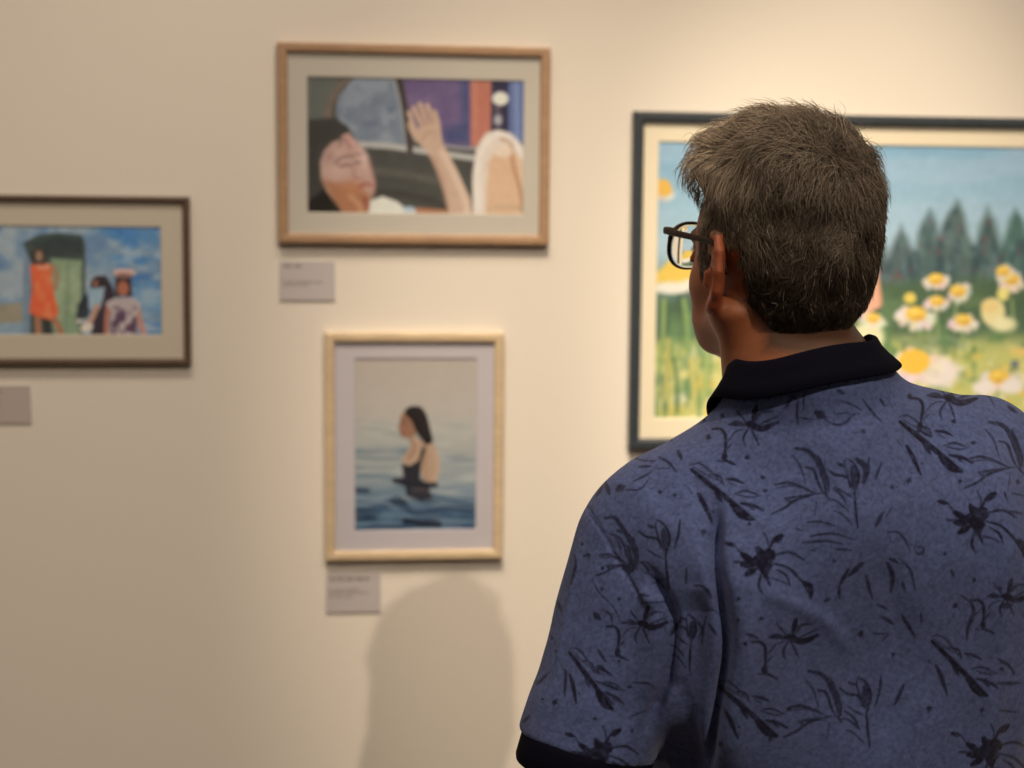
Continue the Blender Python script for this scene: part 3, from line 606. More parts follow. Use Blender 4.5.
def build_hair():
    g = np.random.default_rng(11)
    ax = np.arange(-.115, .115, .0024); ay = np.arange(-.135, .125, .0024); az = np.arange(-.085, .175, .0024)
    P = np.stack(np.meshgrid(ax, ay, az, indexing='ij'), -1).astype(np.float32)
    d = hair_sdf(P) + .0035 + .0030 * noise3(P * np.array([1, 1, .55], np.float32), .013) + .0018 * noise3(P * np.array([1, 1, .6], np.float32), .006, 4)
    lim = np.interp(P[..., 2], _HL[:, 0], _HL[:, 1]); low = -.082 - .005 * (1 - np.clip(np.abs(P[..., 0]) / .05, 0, 1) ** 2)
    cut = np.maximum(P[..., 1] - lim, low - P[..., 2]); d = np.maximum(d, cut + .002)
    # thin out towards the nape and behind the ears, so the edge is not a step
    skull = None
    f = Field(ax, ay, az); f.V = d.astype(np.float32); V, Q = f.mesh(); V = relax(V, Q, 1)
    base = np.tile(lin((52, 43, 36)), (len(V), 1)) * (1 + .3 * noise3(V, .012))[:, None]
    # strands
    N = 23000
    u = g.normal(size=(N * 4, 3)); u /= np.linalg.norm(u, axis=1, keepdims=True); c0 = np.array([0, -.015, .04])
    R = u * 0 + c0; t = np.full(len(u), .02)
    for _ in range(40): t -= hair_sdf(c0 + u * t[:, None]) * .8
    R = c0 + u * (t - .004)[:, None]; k = hair_here(R, -.003); R = R[k][:N]; N = len(R)
    whorl = np.array([.012, -.075, .118])
    def sdn(p):
        e = 1e-3; return np.stack([hair_sdf(p + np.eye(3)[i] * e) - hair_sdf(p - np.eye(3)[i] * e) for i in range(3)], -1)
    n = sdn(R); n /= np.linalg.norm(n, axis=1, keepdims=True)
    wj = g.normal(size=(N, 3)) * .9
    def flow(p):
        down = np.array([0, 0, -1.0]); w = p - whorl; out = w / (np.linalg.norm(w, axis=1, keepdims=True) + .01)
        top = smooth(.085, .125, p[:, 2])[:, None]; front = smooth(-.03, .05, p[:, 1])[:, None]
        sidel = np.sign(p[:, :1]) * np.array([[1, 0, 0]])
        fw = np.array([[-.35, 1, 0]])
        v = (1 - top) * (down + .25 * out + .0 * sidel + np.array([[0, -.45, 0]]) * smooth(.06, -.03, np.abs(p[:, 1:2])) ) + top * (out * .9 + fw * front * .8)
        v = v + wj * smooth(.035, .0, np.linalg.norm(w, axis=1))[:, None]
        v = v + .9 * (1 - top) * smooth(.0, .05, p[:, 1])[:, None] * np.array([[0, -.1, -.2]])
        return v
    clump = np.stack([noise3(R, .009, o) for o in (0, 31, 57)], 1) * 1.15 + np.stack([noise3(R, .024, o) for o in (3, 37, 51)], 1) * .8
    S = 8; top = smooth(.06, .12, R[:, 2]); Ls = (.017 + .022 * top) * g.uniform(.7, 1.25, N); Ls *= np.where(R[:, 2] < -.02, .55, 1)
    lift = (.16 + .30 * top) * g.uniform(.4, 1.5, N); wild = (g.random(N) < .03 + .05 * top); lift = np.where(wild, lift * 2.2, lift)
    jit = g.normal(size=(N, 3)) * .34; p = R.copy(); pts = [p.copy()]
    ph = g.uniform(0, 6.28, N); curl = g.normal(size=(N, 3)); curl /= np.linalg.norm(curl, axis=1, keepdims=True)
    for sidx in range(S):
        nn = sdn(p); nn /= np.linalg.norm(nn, axis=1, keepdims=True); v = flow(p) + clump + jit + .6 * curl * np.sin(ph + sidx * 1.0)[:, None]
        v -= nn * np.sum(v * nn, 1, keepdims=True); v /= np.linalg.norm(v, axis=1, keepdims=True) + 1e-6
        dist = hair_sdf(p); want = .0015 + .0035 * np.sin(np.pi * min(1, (sidx + 1) / S)) + (wild * .006) * (sidx + 1) / S
        up_ = np.where(sidx < 3, lift, lift * .35)[:, None] + ((want - dist) * 60)[:, None] * .5
        st = v + nn * np.clip(up_, -.5, .9); st /= np.linalg.norm(st, axis=1, keepdims=True)
        p = p + st * (Ls / S)[:, None]; pts.append(p.copy())
    pts = np.stack(pts, 1)                                   # N, S+1, 3
    r = g.uniform(.00020, .00036, N)
    tan = np.gradient(pts, axis=1); tan /= np.linalg.norm(tan, axis=2, keepdims=True) + 1e-9
    a = np.cross(tan, np.array([.3, .5, .8])); a /= np.linalg.norm(a, axis=2, keepdims=True) + 1e-9; b = np.cross(tan, a)
    taper = np.array([.8, 1, 1, 1, .95, .85, .7, .5, .18])
    ring = [pts + (a * math.cos(q) + b * math.sin(q)) * (r[:, None] * taper)[..., None] for q in (0, 2.094, 4.189)]
    SV = np.stack(ring, 2).reshape(-1, 3)                    # N,(S+1),3
    i = np.arange(N)[:, None, None] * (S + 1) * 3 + np.arange(S)[None, :, None] * 3 + np.arange(3)[None, None, :]
    j = i - np.arange(3)[None, None, :] + (np.arange(3)[None, None, :] + 1) % 3
    SQ = np.stack([i, j, j + 3, i + 3], -1).reshape(-1, 4)
    grey = g.random(N); cl = noise3(R, .02, 9)
    tone = np.clip(.33 + .10 * noise3(R, .009, 77) - .30 * smooth(.06, -.01, R[:, 2]) * smooth(.0, -.05, R[:, 1]) + .20 * cl + .26 * (grey - .5) + .22 * smooth(.0, .1, -R[:, 0] + R[:, 1]) + .12 * smooth(.05, .12, R[:, 2]), .05, .95)  # random greying; lit top and shaded lower back also put into the tone
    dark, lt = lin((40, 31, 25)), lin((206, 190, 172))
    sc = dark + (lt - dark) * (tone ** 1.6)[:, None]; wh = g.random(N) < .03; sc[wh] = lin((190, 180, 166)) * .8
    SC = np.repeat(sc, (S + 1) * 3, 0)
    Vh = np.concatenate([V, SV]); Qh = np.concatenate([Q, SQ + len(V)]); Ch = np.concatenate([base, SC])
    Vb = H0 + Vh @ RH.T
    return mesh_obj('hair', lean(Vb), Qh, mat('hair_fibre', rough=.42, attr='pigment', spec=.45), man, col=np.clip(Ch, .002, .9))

# --- polo shirt
def sleeve_end(s):
    e = np.array((-.2285, -.020, 1.181)) if s < 0 else np.array((.216, -.018, 1.150))
    a = e - np.array((s * .155, -.008, 1.352)); return e, a / np.linalg.norm(a)
def build_shirt():
    f = Field(np.arange(-.37, .371, .0028), np.arange(-.19, .21, .0028), np.arange(.82, 1.535, .0028))
    f.ell((0, .0, 1.225), (.172, .112, .24), .04); f.ell((0, .022, 1.06), (.166, .132, .20), .06); f.ell((0, .005, .92), (.170, .125, .16), .06)
    f.ell((.035, -.005, 1.16), (.150, .105, .20), .04)
    f.cone((-.105, -.018, 1.345), (.105, -.018, 1.345), .076, .076, .05)
    f.cone((-.06, -.050, 1.33), (.06, -.050, 1.33), .070, .070, .06)
    f.cone((-.004, -.028, 1.37), (-.006, -.028, 1.464), .090, .066, .035); f.cone((-.004, -.045, 1.37), (-.006, -.040, 1.455), .080, .060, .03)
    for s in (-1, 1):
        f.cone((s * .052, -.026, 1.408), (s * .145, -.010, 1.374 if s < 0 else 1.373), .046, .052, .04)
        e, ax_ = sleeve_end(s)
        f.cone((s * .155, -.008, 1.352 if s < 0 else 1.362), e - ax_ * .004, .063, .057, .014)
        f.cone(e - ax_ * .03, e + ax_ * .05, .054, .058, .014)
        f.ell((s * .100, -.075, 1.27), (.070, .042, .11), .05)
    # openings: sleeve ends, neck, hem
    def half(fn, lo, hi):
        f.op(fn, lo, hi, .004, 'sub', .0)
    for s in (-1, 1):
        e, ax_ = sleeve_end(s)
        half(lambda P: -((P - e) @ ax_) + 0 * P[..., 0], (min(s * .168, s * .40), -.19, .9), (max(s * .168, s * .40), .2, 1.26))
        f.cone(e - ax_ * .055, e + ax_ * .06, .046, .052, .004, 'sub')
    half(lambda P: P[..., 2] - .865, (-.4, -.2, .80), (.4, .25, .90))
    half(lambda P: -(P[..., 2] - 1.478 + .35 * np.clip(P[..., 1] + .02, -.03, .09)), (-.12, -.15, 1.43), (.12, .15, 1.54))
    V, Q = f.mesh(); V = relax(V, Q, 3)
    Vl = lean(V); W = to_world(Vl); N = normals(W, Q)
    # large soft wrinkles of the knit
    n = noise3(V * np.array([1, 1, .45]), .05, 2) * .0032 + noise3((V + .3 * V[:, [2, 0, 1]]) * np.array([1, 1, .7]), .028, 8) * .0011
    W = W + N * n[:, None]
    # deep folds, traced on the back and the left sleeve
    X, Y = proj(W); view = (CAM - W); view /= np.linalg.norm(view, axis=1, keepdims=True); facing = np.sum(N * view, 1) > .1
    back = facing & (V[:, 1] < .06)
    for pts, w, a in FOLDS:
        lo, hi = np.min(pts, 0) - 3 * w, np.max(pts, 0) + 3 * w; m = back & (X > lo[0]) & (X < hi[0]) & (Y > lo[1]) & (Y < hi[1])
        if not m.any(): continue
        d, t = seg_dist(X[m], Y[m], spline(pts)); prof = np.exp(-(d / w) ** 2) * np.clip(np.sin(np.pi * np.clip(t * .92 + .04, 0, 1)) * 2.2, 0, 1)
        W[m] += N[m] * (a * .001 * prof)[:, None]
    N = normals(W, Q); X, Y = proj(W)
    vis = (np.sum(N * (CAM - W), 1) > 0) & (X > 490) & (X < 1060) & (Y < 800)
    sel = vis[Q].all(1)
    W, Q = subdivide(W, Q, sel); N = normals(W, Q); X, Y = proj(W)
    vis = (np.sum(N * (CAM - W), 1) > 0)
    # print
    blue = lin((85, 100, 152)); L = (W - BODY_LOC) @ rz(BODY_YAW)
    n = noise3(L, .0020, 5) * .30 + noise3(L * np.array([1, 1, 2.5]), .006, 6) * .10 + noise3(L, .09, 12) * .05
    col = blue * (1 + n)[:, None]; ink = np.zeros(len(W))
    def stroke(X, Y, m, pts, w, dark, scale=1.0):
        pts = spline(pts, 4); lo, hi = pts.min(0) - w * 2 - 2, pts.max(0) + w * 2 + 2
        k = np.nonzero(m & (X > lo[0]) & (X < hi[0]) & (Y > lo[1]) & (Y < hi[1]))[0]
        if not len(k): return
        d, t = seg_dist(X[k], Y[k], pts); ww = w * 1.32 * (.36 + .64 * np.sin(np.pi * np.clip(.12 + t * .86, 0, 1)))
        ink[k] = np.maximum(ink[k], dark * np.clip(.5 + (ww / 2 - d) / 1.3, 0, 1))
    for cx, cy, sc, ang, motif in STAMPS:
        ca, sa = math.cos(math.radians(ang)) * sc, math.sin(math.radians(ang)) * sc
        for pts, w, dk in MOTIFS[motif]:
            q = [(cx + x * ca - y * sa, cy + x * sa + y * ca) for x, y in pts]; stroke(X, Y, vis, q, w * max(sc, .9), dk)
    for pts, w, dk in STROKES: stroke(X, Y, vis, pts, w, dk)
    # the rest of the cloth (front, right side) carries the same print
    g = np.random.default_rng(5); rest = ~vis | (X > 1040) | (Y > 800); ids = np.nonzero(rest)[0]; names = list(MOTIFS)
    for q in range(110):
        c = ids[g.integers(len(ids))]; k = np.nonzero(rest & (np.abs(L - L[c]).max(1) < .06))[0]
        nrm = N[c] @ rz(BODY_YAW); e1 = np.cross(nrm, (0, 0, 1.0)); e1 /= np.linalg.norm(e1) + 1e-9; e2 = -np.cross(e1, nrm) * -1; e2 = np.cross(nrm, e1)
        k = k[(N[k] @ N[c]) > .4]; dx, dz = (L[k] - L[c]) @ e1 * 1100, -(L[k] - L[c]) @ np.array([0, 0, 1.0]) * 1100
        XX = np.full(len(W), 1e6); YY = XX.copy(); XX[k] = dx; YY[k] = dz; a = math.radians(g.uniform(-40, 40)); mm = np.zeros(len(W), bool); mm[k] = True
        for pts, w, dk in MOTIFS[names[g.integers(len(names))]]:
            stroke(XX, YY, mm, [(x * math.cos(a) - y * math.sin(a), x * math.sin(a) + y * math.cos(a)) for x, y in pts], w, dk)
    inkc = lin((17, 12, 36)); tex = np.clip(.96 + .25 * noise3(L, .003, 21), 0, 1)
    k = np.clip(ink * tex, 0, 1)[:, None]; col = col * (1 - k) + inkc * k
    # seam below the collar
    o = mesh_obj('polo_shirt', L, Q, mat('pique_knit', rough=.9, attr='pigment', spec=.12, sheen=.12, bump=(1500, .5, .0008)), man, col=np.clip(col, .002, .9))
    return o
def ring_strip(center, tilt, prof, n=72, gap=0.0, gap_dir=math.pi / 2, shape=None):
    """sweep a closed profile (radial, z) round an ellipse; gap leaves the throat open"""
    V, Q = [], []; a0, a1 = gap_dir + gap, gap_dir + 2 * math.pi - gap; m = len(prof)
    for i in range(n + 1):
        a = a0 + (a1 - a0) * i / n
        for r, z in prof:
            x, y, zz = shape(a, r, z); V.append((x, y, zz))
    for i in range(n):
        for j in range(m): Q.append((i * m + j, i * m + (j + 1) % m, (i + 1) * m + (j + 1) % m, (i + 1) * m + j))
    Q.append(tuple(range(m))[::-1]); Q.append(tuple(n * m + j for j in range(m)))
    return np.array(V), Q
knit_navy = mat('ribbed_navy_knit', tuple(lin((14, 15, 30))), .95, spec=.08, sheen=.0, bump=(1200, .5, .001))
def build_collar(par):
    def shape(a, r, z):
        c, s = math.cos(a), math.sin(a)
        fr = smooth(-.2, 1, s)                       # 0 at the nape .. 1 at the throat
        x = COL_C[0] + c * (COL_R[0] + r); y = COL_C[1] + s * (COL_R[1] + r)
        return x, y, COL_C[2] + z * (.84 + .35 * fr) - .045 * fr + .003 * math.sin(3 * a) + .015 * x + .003
    # stand goes up inside, folds over, falls outside
    prof = [(-.001, -.030), (-.0005, -.005), (.0005, .004), (.0035, .0075), (.0075, .005), (.011, -.004), (.0175, -.014), (.0260, -.025), (.0240, -.0268), (.0142, -.015), (.008, -.006), (.0045, .001), (.0028, -.005), (.0022, -.030)]
    V, Q = ring_strip(None, None, prof, 80, .16, math.pi / 2, shape)
    o = mesh_obj('collar', lean(V), Q, knit_navy, par); o['label'] = 'navy ribbed collar'; return o
def build_cuffs(par):
    for s in (-1, 1):
        e, ax_ = sleeve_end(s)
        u = np.cross(ax_, (0, 1.0, 0)); u /= np.linalg.norm(u); v = np.cross(ax_, u); V, Q = [], []; n = 64
        prof = [(.0535, -.006), (.0585, -.002), (.0595, .004), (.0590, .024), (.0575, .028), (.0560, .027), (.0550, .004)]
        m = len(prof)
        for i in range(n):
            a = 2 * math.pi * i / n
            for r, t in prof: V.append(e + ax_ * t + (u * math.cos(a) + v * math.sin(a)) * (r + .0015 * math.sin(3 * a + 1)))
        for i in range(n):
            for j in range(m): Q.append((i * m + j, i * m + (j + 1) % m, ((i + 1) % n) * m + (j + 1) % m, ((i + 1) % n) * m + j))
        o = mesh_obj('sleeve_cuff', lean(np.array(V)), Q, knit_navy, par); o['label'] = 'navy ribbed sleeve cuff'
def build_lower():
    f = Field(np.arange(-.24, .241, .007), np.arange(-.2, .22, .007), np.arange(.04, 1.0, .007))
    f.ell((0, .0, .90), (.168, .120, .13), .03)
    for s in (-1, 1):
        f.cone((s * .085, -.005, .84), (s * .095, .005, .48), .092, .070, .03); f.cone((s * .095, .005, .48), (s * .10, -.015, .10), .070, .062, .02); f.ell((s * .08, -.06, .86), (.08, .07, .09), .04)
    f.op(lambda P: P[..., 2] - .07, (-.3, -.3, .0), (.3, .3, .09), .01, 'sub', 0)
    V, Q = f.mesh(); V = relax(V, Q, 2); n = noise3(V * np.array([1, 1, .5]), .05) * .004; V = V + normals(V, Q) * n[:, None]
    mesh_obj('trousers', V, Q, mat('charcoal_cotton', tuple(lin((52, 54, 60))), .85, mod=(30, 3, .15, (1, 1, 1))), man)
    for s in (-1, 1):
        f = Field(np.arange(-.07, .071, .004), np.arange(-.12, .22, .004), np.arange(-.01, .13, .004))
        f.ell((0, -.045, .045), (.036, .05, .05), .02); f.ell((0, .05, .038), (.042, .11, .034), .03); f.cone((0, -.03, .05), (0, -.03, .11), .036, .038, .02)
        f.op(lambda P: P[..., 2] - .016, (-.1, -.2, -.02), (.1, .3, .02), .003, 'sub', 0)
        V, Q = f.mesh(); off = np.array((s * .10, -.01, 0)); R = rz(-s * .12); V = relax(V, Q, 1) @ R.T + off
        sh = mesh_obj('shoe', V, Q, mat('brown_leather', tuple(lin((70, 46, 34))), .4), man)
        a = np.linspace(0, 2 * math.pi, 40, endpoint=False); ox, oy = .043 * np.cos(a) * (1 - .15 * (np.sin(a) < 0)), .035 + .128 * np.sin(a)
        V = np.array([(x, y, z) for z in (0, .018) for x, y in zip(ox, oy)]) @ R.T + off
        mesh_obj('sole', V, [tuple(range(40))[::-1], tuple(range(40, 80))] + [(i, (i + 1) % 40, 40 + (i + 1) % 40, 40 + i) for i in range(40)], mat('rubber', (.03, .03, .03), .7), sh, smooth_=False)
# --- glasses
def build_glasses():
    gm = mat('tortoiseshell_acetate', tuple(lin((46, 30, 24))), .6, spec=.25, mod=(120, 2, .35, (1, 1, 1)))
    def rim(a): return .0252 * (1 + .02 * math.cos(2 * a)) * (1 / (abs(math.cos(a)) ** 2.25 + abs(math.sin(a) * 1.16) ** 2.25) ** (1 / 2.25))
    n = 64; parts_V, parts_Q = [], []; off = 0
    def addp(V, Q):
        nonlocal off
        parts_V.append(np.array(V)); parts_Q.extend([tuple(i + off for i in q) for q in Q]); off += len(V)
    def place(s, x, z, y=0.0):      # lens plane, slightly wrapped
        return np.array((s * .0325 + x, .1065 - .10 * (x * s) - .9 * max(0, x * s - .01) ** 2 * 6 + y, GL_Z + z))
    for s in (-1, 1):
        V, Q = [], []
        for i in range(n):
            a = 2 * math.pi * i / n; r = rim(a); c, si = math.cos(a), math.sin(a); w = .0012 + .0008 * (si > .2)
            for dr, dy in ((-.0004, -.0018), (w, -.0018), (w + .0004, 0), (w, .0018), (-.0004, .0018)): V.append(place(s, (r + dr) * c, (r + dr) * si, dy))
        for i in range(n):
            for j in range(5): Q.append((i * 5 + j, i * 5 + (j + 1) % 5, ((i + 1) % n) * 5 + (j + 1) % 5, ((i + 1) % n) * 5 + j))
        addp(V, Q)
    def tube(pts, rw, rh):
        pts = spline(pts, 4); V, Q = [], []; m = 8
        for i, p in enumerate(pts):
            t = pts[min(i + 1, len(pts) - 1)] - pts[max(i - 1, 0)]; t /= np.linalg.norm(t); u = np.cross(t, (0, 0, 1.0)); u = np.array((1.0, 0, 0)) if np.linalg.norm(u) < 1e-3 else u / np.linalg.norm(u); v = np.cross(u, t)
            w_, h_ = (rw[0] + (rw[1] - rw[0]) * i / (len(pts) - 1)), (rh[0] + (rh[1] - rh[0]) * i / (len(pts) - 1))
            for j in range(m): a = 2 * math.pi * j / m; V.append(p + u * math.cos(a) * w_ + v * math.sin(a) * h_)
        for i in range(len(pts) - 1):
            for j in range(m): Q.append((i * m + j, i * m + (j + 1) % m, (i + 1) * m + (j + 1) % m, (i + 1) * m + j))
        Q += [tuple(range(m))[::-1], tuple((len(pts) - 1) * m + j for j in range(m))]; return V, Q
    V, Q = tube([(-.0095, .1085, GL_Z + .004), (0, .1125, GL_Z + .007), (.0095, .1085, GL_Z + .004)], (.0016, .0016), (.0022, .0022)); addp(V, Q)
    for s in (-1, 1):
        V, Q = tube([(s * .056, .1005, GL_Z + .014), (s * .062, .098, GL_Z + .015), (s * .0685, .094, GL_Z + .0155)], (.0026, .0024), (.0036, .0036)); addp(V, Q)
    tf = lambda V: lean(H0 + np.asarray(V) @ RH.T)
    gl = mesh_obj('glasses', tf(np.concatenate(parts_V)), parts_Q, gm, man); gl['label'] = 'dark tortoiseshell glasses'
    for s in (-1, 1):
        V, Q = tube([(s * .0685, .0965, GL_Z + .0155), (s * .0735, .07, GL_Z + .0150), (s * .0775, .035, GL_Z + .0145), (s * .0795, .006, GL_Z + .0135), (s * .0795, -.012, GL_Z + .006), (s * .0785, -.022, GL_Z - .012)], (.0014, .0012), (.0034, .0020))
        mesh_obj('temple_arm', tf(V), Q, gm, gl)
    lm = bpy.data.materials.new('lens_glass'); lm.use_nodes = True; nt = lm.node_tree; nt.nodes.clear(); o = nt.nodes.new('ShaderNodeOutputMaterial'); gb = nt.nodes.new('ShaderNodeBsdfGlass'); gb.inputs['IOR'].default_value = 1.5; gb.inputs['Roughness'].default_value = 0; nt.links.new(gb.outputs[0], o.inputs[0])
    for s in (-1, 1):
        V, Q = [], []; K = 10
        for side, (Rr, y0) in enumerate(((.30, .0006), (.1, -.0006))):
            V.append(place(s, 0, 0, y0))
            for k in range(1, K + 1):
                for i in range(n):
                    a = 2 * math.pi * i / n; r = rim(a) * k / K; p = np.array((r * math.cos(a), r * math.sin(a)))
                    V.append(place(s, p[0], p[1], y0 - r * r / (2 * Rr)))
        m = 1 + K * n
        for side in (0, 1):
            o0 = side * m
            for i in range(n):
                j = (i + 1) % n; t = (o0, o0 + 1 + i, o0 + 1 + j); Q.append(t[::-1] if not side else t)
                for k in range(K - 1):
                    b0 = o0 + 1 + k * n; q = (b0 + i, b0 + n + i, b0 + n + j, b0 + j); Q.append(q[::-1] if not side else q)
        b0, b1 = 1 + (K - 1) * n, m + 1 + (K - 1) * n
        for i in range(n): Q.append((b0 + i, b0 + (i + 1) % n, b1 + (i + 1) % n, b1 + i))
        L = mesh_obj('lens', tf(V), Q, lm, gl)
        L.data.polygons.foreach_set('use_smooth', [True] * (len(Q) - n) + [False] * n)
GL_Z = .019
COL_C, COL_R = (-.0085, -.022, 1.496), (.0580, .064)
_K = 6.244
def _m(L): return [([(x / _K, y / _K) for x, y in p], w / _K, d) for p, w, d in L]
def _s(ox, oy, L, d=.8): return [([(ox + x / _K, oy + y / _K) for x, y in p], w / _K, d) for p, w in L]
MOTIFS = {
 'palm': _m([([(-40, -75), (-10, -20)], 38, .95), ([(30, -60), (60, -10)], 46, .95), ([(112, -152), (50, -108)], 34, .95), ([(50, -110), (20, -40)], 14, .9), ([(0, -170), (25, -110), (20, -60)], 9, .8),
   ([(-240, -105), (-180, -90)], 24, .9), ([(-180, -90), (-140, -40), (-60, 10)], 10, .8), ([(-140, -38), (-60, 15)], 34, .95), ([(-190, 12), (-60, 18)], 16, .8), ([(-135, 28), (-45, 28)], 40, .95), ([(-112, 92), (-40, 50)], 32, .95),
   ([(0, 0), (8, 100)], 58, .95), ([(10, 100), (40, 165)], 15, .9), ([(-20, 90), (-32, 170), (-5, 215)], 15, .9), ([(60, -30), (160, -48), (250, 0)], 14, .9), ([(50, 20), (150, 50), (240, 140), (290, 230)], 15, .9),
   ([(250, 140), (290, 170), (292, 240)], 30, .9), ([(80, 60), (140, 100), (165, 165)], 14, .9), ([(30, 110), (100, 130), (165, 160)], 9, .8), ([(-40, 0), (55, -25)], 84, .95), ([(-40, 20), (40, 40)], 60, .95)]),
 'burst': _m([([(52, -112), (28, -20)], 28, .9), ([(-70, -82), (-10, -10)], 11, .85), ([(-118, 2), (0, 5)], 18, .85), ([(-95, -8), (-40, -8)], 22, .8), ([(0, 5), (90, 28), (190, -12)], 32, .92), ([(60, 8), (190, -52)], 11, .8),
   ([(40, -20), (85, -72), (155, -82)], 16, .75), ([(-10, 0), (60, 12)], 40, .95), ([(20, 30), (70, 135)], 13, .85), ([(0, 30), (-30, 90), (-15, 142)], 13, .85), ([(-20, 30), (-80, 50), (-132, 125)], 8, .75),
   ([(-225, 32), (-170, 32), (-140, 80), (-146, 200)], 17, .9), ([(-100, 120), (-142, 170)], 9, .8), ([(-144, 180), (-150, 232)], 30, .9), ([(-150, 222), (-72, 258)], 15, .9), ([(-200, 230), (-150, 236)], 9, .8)]),
 'leaf': _m([([(-190, -120), (-80, -30), (20, 50), (110, 120), (195, 185)], 28, .95), ([(60, 96), (130, 168), (195, 190)], 38, .95), ([(-45, 15), (0, 80)], 22, .85), ([(-198, -148), (-140, -158), (-60, -100), (12, -22)], 10, .8), ([(-180, -138), (-100, -90), (-20, -50)], 8, .7),
   ([(-80, -92), (-20, -82), (12, -28)], 12, .8), ([(30, -62), (80, -57), (138, -35)], 17, .9), ([(40, -45), (90, -18)], 8, .7), ([(80, 30), (150, 12), (240, 45)], 11, .85), ([(100, 36), (180, 52), (240, 42)], 9, .8), ([(118, 88), (200, 105), (262, 136)], 19, .9), ([(170, 110), (205, 134)], 10, .8),
   ([(-150, 30), (-110, 100), (-60, 212)], 23, .92), ([(-212, -10), (-180, 32)], 7, .7), ([(258, 12), (282, 10)], 20, .85), ([(-60, 140), (-50, 144)], 12, .8)]),
 'sprig': _m([([(30, 235), (15, 100), (10, 20)], 15, .92), ([(10, 20), (35, -80), (10, -160), (-40, -200)], 16, .9), ([(0, 0), (-50, -140), (-45, -200)], 10, .85), ([(0, -140), (5, -10)], 34, .75), ([(-160, -130), (-110, -95), (-40, -80), (-20, -20)], 14, .9), ([(-100, -165), (-55, -150)], 16, .85),
   ([(-110, -20), (-60, 15), (0, 45)], 10, .85), ([(-150, 60), (-100, 70), (-30, 130)], 12, .75), ([(-120, 130), (-70, 150), (0, 220)], 10, .8), ([(100, -200), (90, -110), (65, -20)], 13, .85)]),
 'grass': _m([([(-190, -280), (-110, -260), (-60, -200), (-20, -90), (0, 0)], 24, .8), ([(-212, -232), (-160, -160), (-130, -60)], 10, .75), ([(-130, -162), (-80, -142), (-50, -60), (-20, 0)], 15, .85), ([(-50, -230), (-20, -150), (10, -60), (10, 0)], 20, .8),
   ([(-320, -52), (-240, -64), (-150, -34), (-60, 8)], 16, .8), ([(-320, -30), (-230, -44), (-160, -30)], 9, .6), ([(-260, 34), (-120, 14), (-20, 0)], 13, .8), ([(-345, 132), (-260, 92), (-190, 42), (-60, 6)], 14, .85), ([(-250, 42), (-200, 60)], 12, .7), ([(-15, 0), (22, 42)], 12, .85), ([(-60, 40), (-76, 152)], 8, .6), ([(40, -30), (90, 10), (130, 80)], 15, .8)]),
}
STAMPS = [(764, 560, 1, 0, 'palm'), (977, 518, 1, 0, 'palm'), (990, 750, 1, 0, 'palm'), (601, 752, .95, 4, 'palm'),
 (748, 424, 1, 0, 'burst'), (946.5, 397, 1, 6, 'burst'), (788, 637, 1, 0, 'burst'), (640, 623, .92, 2, 'burst'), (1004, 596, .9, 0, 'burst'),
 (930.5, 441, 1, 0, 'leaf'), (748, 706, .96, 2, 'leaf'), (960, 663, .98, 6, 'leaf'), (592, 676, .9, 14, 'leaf'), (722, 489, 1, 0, 'leaf'),
 (664, 552, 1, 0, 'sprig'), (853, 490, 1, 0, 'sprig'), (865, 709, 1, 0, 'sprig'), (690, 640, .8, 8, 'sprig'),
 (826.5, 493, 1, 0, 'grass'), (1020, 467, 1, 0, 'grass'), (839, 716, 1, 0, 'grass'), (636, 565, .72, 6, 'grass')]
